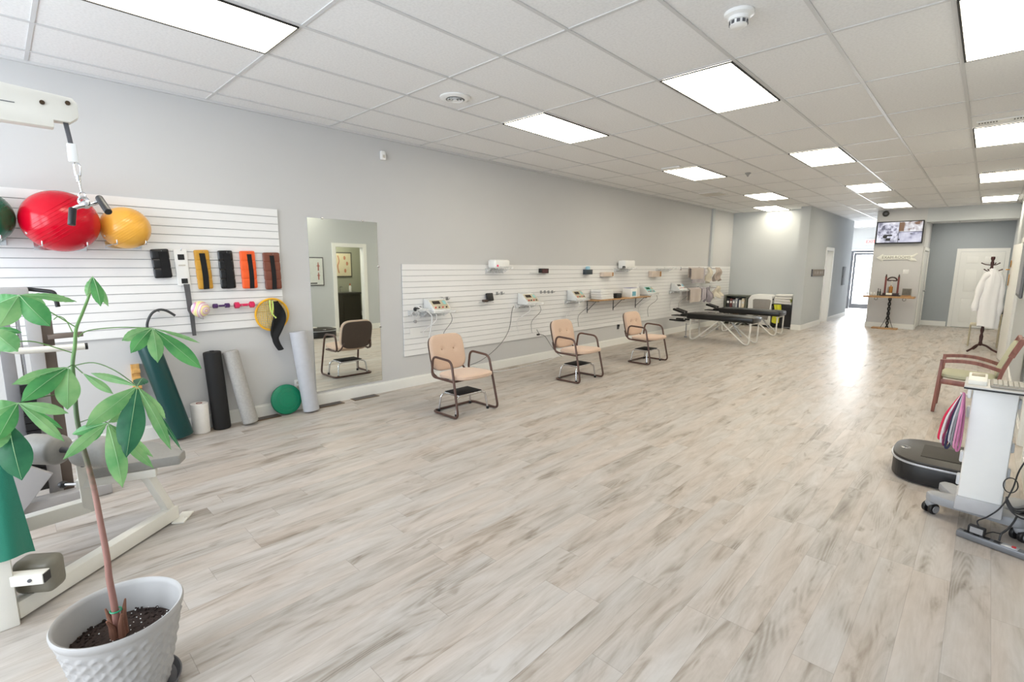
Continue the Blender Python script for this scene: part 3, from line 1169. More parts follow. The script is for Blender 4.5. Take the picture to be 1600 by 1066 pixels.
root = empty('therapy_ball', (SF + 0.085, 1.315, 1.11), 'small pastel swirl therapy ball on a wall peg', 'ball')
MB().sphere((SF + 0.085, 1.315, 1.195), 0.077).build('ball_skin', swirl_mat(), root)
MB().tube([(SF, 1.315, 1.108), (SF + 0.15, 1.315, 1.108), (SF + 0.15, 1.315, 1.13)], 0.004).build('support_peg', CHROME, root)


def dumbbell(y, z, L_, r, m, label):
    root = empty('dumbbell', (SF + 0.05, y, z - r), label, 'dumbbell', 'small dumbbells on wall hooks')
    x = SF + 0.05
    MB().cyl((x, y - L_ / 2, z), (x, y + L_ / 2, z), r * 0.42, n=16).build('grip', m, root)
    for s in (-1, 1):
        m_ = MB()
        e0, e1 = y + s * L_ / 2, y + s * (L_ / 2 - 0.045)
        m_.cyl((x, min(e0, e1), z), (x, max(e0, e1), z), r, n=6, bev=0.006)
        m_.build('weight_head', m, root)
    for dy in (-0.03, 0.03):
        MB().tube(fillet([(SF, y + dy, z - r * 0.5), (x + 0.012, y + dy, z - r * 0.5), (x + 0.02, y + dy, z + 0.004)], 0.01), 0.003).build('support_hook', CHROME, root)


dumbbell(1.505, 1.215, 0.15, 0.022, mat('purple_vinyl', rgb(72, 36, 96), 0.4), 'small purple dumbbell on the slatwall')
dumbbell(1.715, 1.212, 0.185, 0.031, mat('magenta_vinyl', rgb(222, 40, 92), 0.4), 'pink dumbbell, slightly larger than the purple one')

YEL = mat('yellow_plastic', rgb(240, 182, 40), 0.4)
root = empty('hand_exerciser_web', (SF + 0.02, 1.985, 0.93), 'round yellow rubber hand exerciser web hanging on the slatwall', 'exercise web')
cy, cz, rr_ = 1.985, 1.095, 0.165
mb = MB()
mb.tube([(SF + 0.03, cy + rr_ * math.cos(t * PI / 24), cz + rr_ * math.sin(t * PI / 24)) for t in range(48)], 0.011, n=8, closed=True)
mb.build('rim', YEL, root)
mb = MB()
for k in range(-7, 8):
    o_ = k * 0.02
    hl = math.sqrt(max(0, rr_ ** 2 - o_ ** 2))
    mb.tube([(SF + 0.028, cy + o_, cz - hl), (SF + 0.028, cy + o_, cz + hl)], 0.0032, n=5)
    mb.tube([(SF + 0.028, cy - hl, cz + o_), (SF + 0.028, cy + hl, cz + o_)], 0.0032, n=5)
mb.build('web', mat('pale_yellow_rubber', rgb(238, 205, 110), 0.5), root)
root = empty('posture_strap', (SF + 0.06, 2.0, 0.7), 'crumpled black strap with lime loop hanging over the yellow web', 'strap')
mb = MB()
mb.sheet(lambda u, v: (SF + 0.065 + 0.018 * math.sin(u * 5 + v * 6), 2.015 + (u - 0.5) * (0.055 + 0.075 * math.sin(min(1, v * 1.35) * PI)) + 0.03 * math.sin(v * 6.0) + (0.07 * max(0, v - 0.75) * 2), 1.235 - v * 0.52), 8, 26, 0.018)
mb.build('black_fabric_strap', BLACKM, root)
mb = MB()
mb.tube(smooth_path([(SF + 0.07, 1.955, 1.25), (SF + 0.085, 1.95, 1.17), (SF + 0.08, 1.975, 1.10), (SF + 0.09, 2.0, 1.06)]), 0.008, n=6)
mb.tube(smooth_path([(SF + 0.07, 1.98, 1.25), (SF + 0.095, 1.975, 1.18), (SF + 0.09, 1.96, 1.10)]), 0.006, n=6)
mb.build('lime_loop', mat('lime_cord', rgb(205, 225, 120), 0.6), root)
MB().tube([(SF, 1.97, 1.25), (SF + 0.1, 1.97, 1.25)], 0.004).build('hanging_hook', CHROME, root)
# black hose hanging on a peg
root = empty('black_hose', (SF + 0.05, 0.99, 0.95), 'curved black rubber hose looped over a peg above the green roll', 'hose')
MB().tube(smooth_path([(SF + 0.05, 0.905, 0.985), (SF + 0.055, 0.898, 1.08), (SF + 0.06, 0.935, 1.17), (SF + 0.06, 0.99, 1.205), (SF + 0.06, 1.05, 1.195), (SF + 0.05, 1.115, 1.145)]), 0.011).build('hose_tube', mat('charcoal_rubber', rgb(60, 62, 64), 0.5), root)
MB().tube([(SF, 0.99, 1.19), (SF + 0.1, 0.99, 1.19)], 0.004).build('support_peg', CHROME, root)

# ---- rolls on the floor along the wall
GRR = mat('dark_green_vinyl', rgb(0, 62, 60), 0.38, bump=0.05)
root = empty('exercise_mat_roll', (-5.27, 1.05, 0), 'long dark green rolled mat leaning on the wall', 'mat roll', 'rolls leaning along the left wall')
MB().cyl((-5.285, 1.065, 0.028), (-5.355, 0.87, 0.955), 0.088, 0.085, n=32, bev=0.006).build('rolled_mat', GRR, root)
root = empty('paper_roll', (-5.36, 1.235, 0), 'short white paper towel roll standing on the floor by the wall', 'paper roll')
MB().cyl((-5.36, 1.235, 0.001), (-5.36, 1.235, 0.29), 0.075, n=40, bev=0.004).build('paper', mat('soft_white_paper', rgb(235, 232, 228), 0.9, bump=0.1), root)
MB().lathe([(0.026, 0.288), (0.026, 0.2935), (0.02, 0.2935), (0.02, 0.288)], (-5.36, 1.235, 0), 20, cap=False).build('cardboard_core', mat('red_brown_card', rgb(150, 60, 50), 0.8), root)
root = empty('foam_roller', (-5.355, 1.42, 0), 'tall black foam roller standing against the wall', 'foam roller', 'rolls leaning along the left wall')
MB().cyl((-5.355, 1.415, 0.001), (-5.375, 1.385, 0.775), 0.078, n=36, bev=0.012).build('roller_body', mat('black_foam', rgb(24, 24, 25), 0.7, bump=0.15, scale=80), root)
MB().cyl((-5.375, 1.385, 0.77), (-5.375, 1.385, 0.785), 0.02, n=16).build('end_knob', BLACK, root)
root = empty('foam_roller', (-5.30, 1.60, 0), 'mottled grey foam roller leaning right beside the black one', 'foam roller', 'rolls leaning along the left wall')
MB().cyl((-5.27, 1.655, 0.02), (-5.375, 1.545, 0.765), 0.072, n=36, bev=0.02).build('roller_body', mat('mottled_grey_foam', rgb(172, 170, 166), 0.6, var=0.1, scale=60, bump=0.1), root)
root = empty('foam_roller', (-5.29, 2.27, 0), 'smooth pale grey foam roller leaning beside the mirror', 'foam roller', 'rolls leaning along the left wall')
MB().cyl((-5.275, 2.285, 0.018), (-5.35, 2.215, 0.90), 0.084, n=36, bev=0.004).build('roller_body', mat('pale_grey_foam', rgb(186, 188, 194), 0.55, bump=0.05), root)
# balance disc
root = empty('balance_disc', (-5.36, 2.06, 0), 'round green balance disc leaning on the baseboard', 'balance disc')
Md = Matrix.Translation((-5.375, 2.06, 0.165)) @ Matrix.Rotation(R(78), 4, 'Y')
MB().lathe([(0.02, -0.03), (0.13, -0.032), (0.158, -0.018), (0.164, 0.0), (0.158, 0.018), (0.13, 0.034), (0.07, 0.040), (0.02, 0.041)], n=40, M=Md).build('disc_body', mat('green_rubber', rgb(0, 128, 92), 0.4, bump=0.05), root)
mb = MB()
for r in (0.05, 0.085, 0.12):
    mb.tube([Md @ Vector((r * math.cos(t * PI / 18), r * math.sin(t * PI / 18), 0.040 - 0.14 * max(0, r - 0.08) ** 1.2)) for t in range(36)], 0.003, n=6, closed=True)
mb.build('raised_ring', mat('green_rubber', rgb(0, 128, 92)), root)
# notched wood strip
mb = MB()
prof = [(0, 0), (0.034, 0)]
z = 0.0
for k in range(5):
    z0_ = 0.02 + k * 0.07
    prof += [(0.034, z0_), (0.06, z0_ + 0.012), (0.06, z0_ + 0.03), (0.034, z0_ + 0.045)]
prof += [(0.034, 0.385), (0, 0.385)]
mb.prism(prof, 0.06, basis((XL + 0.001, 0.815, 0.34), (1, 0, 0), (0, 0, 1), (0, -1, 0)))
tag(mb.build('notched_wooden_rail', PINE), 'pale wooden notched rail on the wall behind the plant leaves', 'wall rail')

# outlet, sensor, vents
def outlet(y, z, lab):
    root = empty('wall_outlet', (XL, y, z - 0.06), lab, 'outlet')
    MB().box((XL + 0.003, y, z), (0.006, 0.075, 0.12), bev=0.002).build('cover_plate', WHITE, root)
    m_ = MB()
    for dz in (-0.025, 0.025):
        m_.cyl((XL + 0.006, y, z + dz), (XL + 0.009, y, z + dz), 0.016, n=16)
    m_.build('socket', FRL, root)
    return root


outlet(2.225, 0.285, 'white wall outlet between the green disc and the pale roller')
root = empty('motion_sensor', (XL, 3.40, 2.88), 'small white motion sensor box high on the left wall', 'sensor')
MB().box((XL + 0.02, 3.40, 2.925), (0.04, 0.068, 0.105), bev=0.012).build('sensor_case', WHITE, root)
MB().box((XL + 0.041, 3.40, 2.915), (0.006, 0.03, 0.035), bev=0.002).build('sensor_lens', FRL, root)
VB = mat('bronze_register', rgb(112, 90, 66), 0.4, 0.4)
for y0, y1, lab in ((1.70, 1.98, 'brown floor vent behind the grey foam roller and green disc'), (2.40, 2.71, 'brown floor vent partly behind the pale grey roller'), (2.84, 3.17, 'brown floor vent lying in front of the mirror')):
    root = empty('floor_vent', (-5.385, (y0 + y1) / 2, 0), lab, 'floor vent', 'floor vents along the left wall')
    MB().box((-5.385, (y0 + y1) / 2, 0.003), (0.12, y1 - y0, 0.005), bev=0.001).build('vent_frame', VB, root)
    mb = MB()
    n_ = int((y1 - y0 - 0.03) / 0.012)
    for k in range(n_):
        mb.bb(-5.43, -5.34, y0 + 0.015 + k * 0.012, y0 + 0.021 + k * 0.012, 0.0052, 0.0075)
    mb.build('vent_louvre', DGREY, root)

# ---- mirror
root = empty('wall_mirror', (XL, 2.86, 0.165), 'tall frameless wall mirror reflecting a chair back and a doorway', 'mirror')
MIR, nt_, b_m = nodes_of('silvered_mirror', 0.015)
b_m.inputs['Metallic'].default_value = 1
b_m.inputs['Base Color'].default_value = (0.90, 0.94, 0.90, 1)
MB().bb(XL + 0.002, XL + 0.008, 2.432, 3.292, 0.165, 2.13).build('mirror_glass', MIR, root, flat=True)
mb = MB()
for (y, z) in ((2.60, 2.132), (3.10, 2.132), (3.295, 1.60), (3.294, 0.85)):
    mb.box((XL + 0.006, y, z), (0.014, 0.03, 0.02), bev=0.004)
mb.build('mirror_clip', CHROME, root)

# ================================================================ PULLDOWN MACHINE (near left)
root = empty('cable_machine', (-3.3, 0.0, 0), 'cream steel cable pulldown machine cut off at the left edge, with grey pads', 'exercise machine')
mb = MB()
# near upright with its foot, base rails
mb.bb(-3.065, -2.985, -0.165, -0.085, 0.0, 1.6, bev=0.004)
mb.bb(-3.075, -2.99, -0.45, -0.12, 0.05, 0.14, bev=0.004)
mb.bb(-3.09, -3.02, -0.32, -0.20, 0.0, 0.05)
mb.build('upright', CREAM, root)
MB().beam((-3.04, -0.10, 0.052), (-3.60, 0.64, 0.052), 0.062, 0.082).build('base_rail', CREAM, root)
MB().beam((-3.52, -0.55, 0.235), (-3.62, 0.24, 0.235), 0.065, 0.078).build('base_rail', CREAM, root)
mb = MB()
mb.beam((-3.60, 0.62, 0.05), (-3.50, 0.50, 0.385), 0.05, 0.05)
mb.build('seat_leg', CREAM, root)
mb = MB()
mb.beam((-3.615, 0.245, 0.20), (-3.56, 0.235, 0.54), 0.05, 0.07)
mb.beam((-3.60, 0.2, 0.385), (-3.48, 0.55, 0.385), 0.06, 0.05)
mb.build('seat_post', CREAM, root)
mb = MB()
mb.box((-3.57, 0.675, 0.006), (0.15, 0.07, 0.01), rot=(0, 0, R(-35)), bev=0.002)
mb.cyl((-3.55, 0.69, 0.01), (-3.55, 0.69, 0.016), 0.012, n=12)
mb.build('foot_plate', CREAM, root)
# seat pad
mb = MB()
mb.prism([(-3.53, 0.25), (-3.42, 0.66), (-3.50, 0.71), (-3.84, 0.60), (-3.88, 0.36), (-3.80, 0.27)], 0.062, Matrix.Translation((0, 0, 0.41)), bev=0.012)
mb.build('seat_pad', PADG, root)
# thigh rollers
ax = Vector((0.66, 0.54, 0)).normalized()
cR = Vector((-3.49, 0.185, 0.615))
mb = MB()
mb.cyl(cR - ax * 0.27, cR + ax * 0.27, 0.016)
mb.tube([cR, (-3.55, 0.235, 0.50)], 0.018)
mb.build('roller_axle', DGREY, root)
for s in (-1, 1):
    m_ = MB()
    a_ = cR + ax * (0.155 * s) - ax * 0.105
    m_.cyl(a_, a_ + ax * 0.21, 0.082, n=32, bev=0.03)
    m_.build('foam_roller', PADG, root)
mb = MB()
mb.sphere((-3.72, 0.145, 0.355), 0.024, (1, 1, 0.85))
mb.build('adjusting_knob', BLACK, root)
MB().tube([(-3.71, 0.15, 0.357), (-3.61, 0.225, 0.37)], 0.008).build('pull_pin', STEEL, root)
# low row foot pad with steel stub
mb = MB()
mb.box((-3.075, 0.0, 0.175), (0.11, 0.17, 0.165), rot=(0, 0, R(-38)), bev=0.035, seg=4)
mb.build('foot_pad', PADK, root)
mb = MB()
mb.beam((-3.045, -0.14, 0.215), (-2.935, 0.02, 0.215), 0.05, 0.05)
mb.build('pad_bracket', CREAM, root)
d_ = (Vector((-2.935, 0.02, 0.215)) - Vector((-3.045, -0.14, 0.215))).normalized()
MB().beam(Vector((-2.935, 0.02, 0.215)), Vector((-2.935, 0.02, 0.215)) + d_ * 0.003, 0.042, 0.042, bev=0).build('end_cap', BLACK, root)
s_ = Vector((d_.y, -d_.x, 0))
for t in (0.045, 0.145):
    p = Vector((-3.045, -0.14, 0.215)) + d_ * t + s_ * 0.024
    MB().cyl(p, p + s_ * 0.006, 0.008, n=10).build('bolt', DGREY, root)
# dark weight stack behind the upright
MB().bb(-3.45, -3.1, -0.62, -0.18, 0.14, 1.3).build('weight_stack', BLACK, root)
MB().bb(-3.35, -3.2, -1.0, -0.62, 0.0, 2.45, bev=0.005).build('rear_upright', CREAM, root)
# boom overhead
mb = MB()
MX = basis((-3.24, 0, 0), (0, 1, 0), (0, 0, 1), (1, 0, 0))
mb.prism([(-1.0, 2.235), (0.262, 2.235), (0.262, 2.268), (0.32, 2.268), (0.352, 2.295), (0.352, 2.355), (0.335, 2.378), (-1.0, 2.46)], 0.07, MX, bev=0.003)
mb.build('overhead_boom', CREAM, root)
for y, z in ((0.23, 2.335), (0.318, 2.352)):
    MB().cyl((-3.17, y, z), (-3.163, y, z), 0.0095, n=14).build('bolt', mat('dark_bronze_bolt', rgb(78, 62, 46), 0.35, 0.6), root)
MB().box((-3.168, 0.03, 2.315), (0.003, 0.22, 0.003)).build('boom_seam', DGREY, root)
# cable drop, swivel, clip
mb = MB()
mb.beam((-3.2, 0.305, 2.27), (-3.2, 0.315, 2.17), 0.012, 0.018, bev=0.001)
mb.build('cable_strap', DGREY, root)
MB().box((-3.195, 0.316, 2.135), (0.02, 0.036, 0.085), bev=0.006).build('cable_clamp', WHITE, root)
mb = MB()
mb.tube(fillet([(-3.2, 0.325, 2.1), (-3.2, 0.34, 2.08), (-3.2, 0.335, 2.03), (-3.2, 0.318, 2.03), (-3.2, 0.316, 2.09)], 0.008, closed=True), 0.004, closed=True, n=8)
mb.cyl((-3.2, 0.326, 2.035), (-3.2, 0.327, 2.005), 0.009, n=12)
mb.tube([(-3.2, 0.328, 2.01), (-3.2, 0.333, 1.955)], 0.004)
mb.tube([(-3.2, 0.333 + 0.012 * math.cos(t * PI / 8), 1.943 + 0.014 * math.sin(t * PI / 8)) for t in range(16)], 0.004, closed=True, n=6)
mb.build('snap_hook', CHROME, root)
# double grip handle
grip = empty('cable_grip_handle', (-3.2, 0.34, 1.86), 'black and chrome double grip handle hanging from the overhead cable', 'grip handle')
mb = MB()
mb.tube([(-3.2, 0.336 + 0.018 * math.cos(t * PI / 8), 1.915 + 0.02 * math.sin(t * PI / 8)) for t in range(16)], 0.006, closed=True, n=8)
mb.sphere((-3.2, 0.342, 1.90), 0.02)
mb.tube(fillet([(-3.2, 0.342, 1.895), (-3.17, 0.31, 1.885), (-3.15, 0.288, 1.87)], 0.01), 0.010)
mb.tube(fillet([(-3.2, 0.345, 1.895), (-3.23, 0.38, 1.91), (-3.23, 0.40, 1.925)], 0.01), 0.009)
mb.build('chrome_bracket', CHROME, grip)
MB().cyl((-3.15, 0.288, 1.875), (-3.135, 0.275, 1.795), 0.015, bev=0.003).build('rubber_grip', BLACK, grip)
MB().cyl((-3.235, 0.40, 1.94), (-3.12, 0.415, 1.865), 0.016, bev=0.003).build('rubber_grip', BLACK, grip)

# green towel hung on the machine
TOW = mat('emerald_cloth', rgb(0, 112, 88), 0.75, bump=0.15, scale=200, sheen=0.4)
mb = MB()
mb.sheet(lambda u, v: (-2.955 + 0.022 * math.sin(u * 15 + v * 2) * (0.3 + v), -0.42 + u * (0.36 + 0.055 * v), 0.95 - v * (0.58 + 0.05 * u) + 0.02 * math.sin(u * 9)), 26, 18, 0.006)
mb.tube([(-2.95, -0.42, 0.955), (-2.95, -0.03, 0.955)], 0.008)
tag(mb.build('resistance_band_cloth', TOW), 'emerald green exercise band cloth draped over the cream machine at the left', 'cloth')

# ================================================================ GREY WEIGHT MACHINE behind
root = empty('weight_machine', (-4.5, 0.1, 0), 'grey weight stack machine with handle bar standing at the left wall', 'exercise machine')
mb = MB()
mb.bb(-4.56, -4.46, 0.105, 0.175, 0.04, 1.40, bev=0.004)
mb.build('main_post', GREYM, root)
MB().bb(-4.56, -4.46, -0.03, 0.035, 0.04, 1.41, bev=0.004).build('rear_post', mat('mid_grey_metal', rgb(140, 138, 140), 0.45), root)
MB().bb(-4.60, -4.52, 0.176, 0.235, 0.04, 1.24, bev=0.002).build('guard_strip', mat('taupe_metal', rgb(112, 100, 92), 0.5), root)
mb = MB()
mb.bb(-4.57, -4.45, -0.04, 0.14, 1.405, 1.46, bev=0.006)
mb.build('top_cap', GREYM, root)
mb = MB()
mb.tube(fillet([(-4.5, 0.14, 1.45), (-4.45, 0.26, 1.43), (-4.45, 0.27, 1.33)], 0.02), 0.013)
mb.build('cable_arm', BLACK, root)
mb = MB()
for k in range(14):
    mb.bb(-4.56, -4.40, 0.036, 0.104, 0.12 + k * 0.052, 0.166 + k * 0.052)
mb.build('weight_stack', BLACK, root)
MB().cyl((-4.5, 0.07, 0.85), (-4.5, 0.07, 1.4), 0.01).build('guide_rod', CHROME, root)
MB().tube(fillet([(-4.34, -0.08, 1.13), (-4.34, 0.05, 1.07), (-4.34, 0.37, 1.065)], 0.03), 0.021, n=14).build('handle_bar', CREAM, root)
MB().cyl((-4.34, 0.37, 1.065), (-4.34, 0.385, 1.065), 0.022).build('end_cap', BLACK, root)
MB().beam((-4.48, 0.2, 1.13), (-4.48, 0.38, 1.135), 0.05, 0.03).build('arm_rest_bar', mat('taupe_metal', rgb(112, 100, 92)), root)
MB().beam((-4.42, -0.5, 0.52), (-4.30, 0.03, 0.12), 0.03, 0.34).build('shroud_panel', GREYM, root)
MB().beam((-4.38, -0.45, 0.04), (-4.38, 0.42, 0.04), 0.10, 0.07).build('base_rail', GREYM, root)
mb = MB()
mb.tube(fillet([(-4.43, 0.19, 0.84), (-4.42, 0.225, 0.84), (-4.42, 0.23, 0.72)], 0.03), 0.014)
mb.build('selector_handle', YEL, root)

# ================================================================ POTTED PLANT
PX, PY = -2.187, 0.19
plant = empty('potted_tree', (PX, PY, 0), 'tall money tree with drooping green leaves in an embossed grey pot', 'potted plant')
POT = mat('pale_grey_pot', rgb(172, 170, 168), 0.5, var=0.02)
n_ = 96
b = bmesh.new()
prof = [(0.118, 0.012), (0.125, 0.02), (0.188, 0.325), (0.196, 0.335), (0.197, 0.35), (0.188, 0.353), (0.182, 0.340), (0.172, 0.28), (0.165, 0.235)]
rings = []
NZ = 44
outer = []
for k in range(NZ + 1):
    t = k / NZ
    outer.append((0.125 + (0.187 - 0.125) * t, 0.02 + 0.30 * t, True))
full = [(0.118, 0.012, False)] + outer + [(0.196, 0.33, False), (0.1985, 0.345, False), (0.194, 0.354, False), (0.186, 0.350, False), (0.182, 0.335, False), (0.172, 0.27, False), (0.163, 0.22, False)]
NA = 180
for (r, z, em) in full:
    ring = []
    for k in range(NA):
        a = 2 * PI * k / NA
        rr = r
        if em and 0.035 < z < 0.295:
            # raised diamond / star cells
            u = (a * 24 / (2 * PI)) % 1.0
            v = ((z - 0.035) / 0.0433) % 1.0
            du, dv = abs(u - 0.5) * 2, abs(v - 0.5) * 2
            rr += 0.010 * max(0, 1 - abs(du - dv) * 2.0) * (0.35 + 0.65 * max(du, dv)) - 0.0012
        ring.append(b.verts.new((PX + rr * math.cos(a), PY + rr * math.sin(a), z)))
    rings.append(ring)
for A, B in zip(rings, rings[1:]):
    for k in range(NA):
        b.faces.new((A[k], A[(k + 1) % NA], B[(k + 1) % NA], B[k]))
b.faces.new(rings[0][::-1])
mb = MB()
mb.bm = b
mb.build('pot', POT, plant, sharp=70)
MB().lathe([(0.13, 0.0005), (0.155, 0.004), (0.168, 0.03), (0.163, 0.03), (0.15, 0.011), (0.11, 0.009)], (PX, PY, 0), 48).build('saucer', DGREY, plant)
SOIL = mat('dark_potting_soil', rgb(46, 32, 26), 0.95, var=0.4, scale=90, bump=0.9)
mb = MB()
mb.lathe([(0.166, 0.222), (0.166, 0.236), (0.12, 0.244), (0.06, 0.25), (0.01, 0.25)], (PX, PY, 0), 40)
rs = random.Random(3)
for k in range(260):
    a, r = rs.uniform(0, 2 * PI), 0.16 * math.sqrt(rs.random())
    mb.sphere((PX + r * math.cos(a), PY + r * math.sin(a), 0.243 + rs.uniform(-0.002, 0.006)), rs.uniform(0.003, 0.007), n=6)
so = mb.build('soil', SOIL, plant)
mb = MB()
for k in range(60):
    a, r = rs.uniform(0, 2 * PI), 0.15 * math.sqrt(rs.random())
    mb.sphere((PX + r * math.cos(a), PY + r * math.sin(a), 0.25), rs.uniform(0.0015, 0.003), n=6)
o = mb.build('perlite', WHITE, so)
o['kind'] = 'stuff'
STEM = [(-2.190, 0.180, 0.238), (-2.191, 0.178, 0.278), (-2.191, 0.177, 0.376), (-2.192, 0.173, 0.484), (-2.191, 0.174, 0.569), (-2.192, 0.169, 0.701), (-2.192, 0.164, 0.821), (-2.193, 0.157, 0.912), (-2.194, 0.149, 0.993), (-2.194, 0.143, 1.097), (-2.194, 0.147, 1.198), (-2.194, 0.15, 1.28), (-2.193, 0.162, 1.344), (-2.192, 0.171, 1.401), (-2.19, 0.193, 1.456), (-2.188, 0.217, 1.52), (-2.187, 0.228, 1.571)]


def stem_mat():
    m, nt, b = nodes_of('stem_bark_to_green', 0.6)
    tc = nt.nodes.new('ShaderNodeTexCoord')
    sp = nt.nodes.new('ShaderNodeSeparateXYZ')
    nt.links.new(tc.outputs['Object'], sp.inputs[0])
    nz = nt.nodes.new('ShaderNodeTexNoise')
    nz.inputs['Scale'].default_value = 40
    nt.links.new(tc.outputs['Object'], nz.inputs['Vector'])
    t = math_node(nt, 'ADD', math_node(nt, 'DIVIDE', sp.outputs[2], 1.6), math_node(nt, 'MULTIPLY', math_node(nt, 'SUBTRACT', nz.outputs['Fac'], 0.5), 0.16))
    cr = nt.nodes.new('ShaderNodeValToRGB')
    e = cr.color_ramp.elements
    e[0].position = 0.2
    e[0].color = (*rgb(142, 100, 90), 1)
    e[1].position = 0.85
    e[1].color = (*rgb(116, 158, 92), 1)
    for p, c in ((0.5, rgb(150, 112, 102)), (0.6, rgb(96, 92, 74)), (0.74, rgb(86, 112, 78))):
        k = e.new(p)
        k.color = (*c, 1)
    nt.links.new(t, cr.inputs[0])
    nt.links.new(cr.outputs[0], b.inputs['Base Color'])
    return m


STM = stem_mat()
sp_ = smooth_path(STEM, 6)
rads = [0.0125 - 0.0092 * (i / (len(sp_) - 1)) ** 0.9 for i in range(len(sp_))]
mb = MB()
mb.tube(sp_, 0.01, n=12, rads=rads)
sp3 = sp_
mb.build('stem', STM, plant)
BARK = mat('brown_bark', rgb(120, 80, 62), 0.8, var=0.15, bump=0.5)
mb = MB()
for k, (a, hh, lean) in enumerate(((0.4, 0.11, 0.012), (1.5, 0.15, 0.014), (2.9, 0.09, 0.02), (4.2, 0.13, 0.016), (5.3, 0.10, 0.022))):
    p0 = Vector((PX - 0.003 + 0.016 * math.cos(a), PY - 0.01 + 0.016 * math.sin(a), 0.235))
    mb.tube([p0, p0 + Vector((0.003 * math.cos(a), 0.003 * math.sin(a), hh * 0.6)), p0 + Vector((lean * math.cos(a), lean * math.sin(a), hh))], 0.01, n=8, rads=[0.014, 0.010, 0.003])
mb.build('trunk_sheath', BARK, plant)
mb = MB()
mb.tube([(PX - 0.004 + 0.017 * math.cos(t * PI / 8), PY - 0.01 + 0.017 * math.sin(t * PI / 8), 0.352) for t in range(16)], 0.003, n=6, closed=True)
mb.build('twist_tie', GREENL, plant)
CLUSTERS = [
 ((-2.153, 0.046, 1.52), [((-2.171, 0.179, 1.492), 0.035), ((-2.097, 0.103, 1.423), 0.085), ((-2.107, -0.008, 1.428), 0.08), ((-2.21, -0.03, 1.476), 0.07), ((-2.278, 0.108, 1.48), 0.05)], [(-2.192, 0.171, 1.405), (-2.168, 0.104, 1.469)]),
 ((-2.109, -0.025, 1.426), [((-2.044, 0.024, 1.359), 0.08), ((-2.083, 0.038, 1.411), 0.03), ((-2.111, -0.048, 1.306), 0.07)], [(-2.193, 0.152, 1.321), (-2.151, 0.068, 1.371), (-2.125, 0.016, 1.384)]),
 ((-2.165, 0.137, 1.278), [((-2.127, 0.001, 1.249), 0.05), ((-2.085, 0.015, 1.199), 0.08), ((-2.096, 0.117, 1.151), 0.085)], [(-2.194, 0.15, 1.28)]),
 ((-2.086, 0.008, 1.197), [((-2.056, 0.116, 1.148), 0.045), ((-2.011, -0.047, 1.109), 0.06), ((-2.091, -0.052, 1.179), 0.07), ((-2.138, 0.102, 1.08), 0.03), ((-2.038, 0.097, 1.064), 0.04)], [(-2.194, 0.146, 1.181), (-2.14, 0.078, 1.196)]),
 ((-2.068, -0.018, 1.146), [((-2.007, -0.008, 0.979), 0.1), ((-2.088, -0.012, 1.026), 0.07), ((-2.011, -0.057, 1.083), 0.06)], [(-2.086, 0.008, 1.197)]),
 ((-2.186, 0.229, 1.574), [((-2.159, 0.205, 1.509), 0.03), ((-2.136, 0.235, 1.476), 0.045), ((-2.203, 0.263, 1.47), 0.03)], [(-2.187, 0.227, 1.568)]),
 ((-2.223, 0.385, 1.381), [((-2.201, 0.289, 1.346), 0.06), ((-2.15, 0.303, 1.306), 0.065), ((-2.123, 0.373, 1.266), 0.065), ((-2.16, 0.517, 1.217), 0.075), ((-2.278, 0.547, 1.301), 0.02)], [(-2.192, 0.173, 1.372), (-2.209, 0.204, 1.39), (-2.221, 0.291, 1.392)]),
 ((-2.119, 0.306, 1.191), [((-2.053, 0.152, 1.096), 0.085), ((-2.025, 0.242, 0.973), 0.105), ((-2.22, 0.196, 1.24), 0.035), ((-2.226, 0.343, 1.198), 0.06), ((-2.053, 0.373, 0.957), 0.05), ((-2.149, 0.424, 0.914), 0.02), ((-2.212, 0.395, 1.032), 0.04)], [(-2.193, 0.153, 1.276), (-2.169, 0.202, 1.283), (-2.144, 0.254, 1.251)]),
 ((-2.088, 0.211, 1.087), [((-2.019, 0.087, 1.013), 0.05), ((-2.016, 0.222, 0.876), 0.075), ((-2.078, 0.321, 0.895), 0.045), ((-2.134, 0.147, 1.02), 0.05), ((-2.137, 0.332, 0.917), 0.035), ((-2.166, 0.124, 1.049), 0.04), ((-2.18, 0.298, 1.084), 0.05)], [(-2.194, 0.151, 1.079), (-2.131, 0.181, 1.099)]),
 ((-2.172, 0.171, 1.251), [((-2.125, 0.239, 1.175), 0.035)], [(-2.193, 0.153, 1.278)]),
]


def leaf_mat(name, c0, c1):
    m, nt, b = nodes_of(name, 0.42)
    tc = nt.nodes.new('ShaderNodeTexCoord')
    nz = nt.nodes.new('ShaderNodeTexNoise')
    nz.inputs['Scale'].default_value = 14
    nz.inputs['Detail'].default_value = 3
    nt.links.new(tc.outputs['Object'], nz.inputs['Vector'])
    cr = nt.nodes.new('ShaderNodeValToRGB')
    cr.color_ramp.elements[0].position = 0.3
    cr.color_ramp.elements[0].color = (*c0, 1)
    cr.color_ramp.elements[1].position = 0.7
    cr.color_ramp.elements[1].color = (*c1, 1)
    nt.links.new(nz.outputs['Fac'], cr.inputs[0])
    nt.links.new(cr.outputs[0], b.inputs['Base Color'])
    b.inputs['Subsurface Weight'].default_value = 0.0
    # thin leaf lets some light through
    tr = nt.nodes.new('ShaderNodeBsdfTranslucent')
    nt.links.new(cr.outputs[0], tr.inputs['Color'])
    mxs = nt.nodes.new('ShaderNodeMixShader')
    mxs.inputs[0].default_value = 0.35
    out = nt.nodes['Material Output']
    nt.links.new(b.outputs[0], mxs.inputs[1])
    nt.links.new(tr.outputs[0], mxs.inputs[2])
    nt.links.new(mxs.outputs[0], out.inputs[0])
    return m


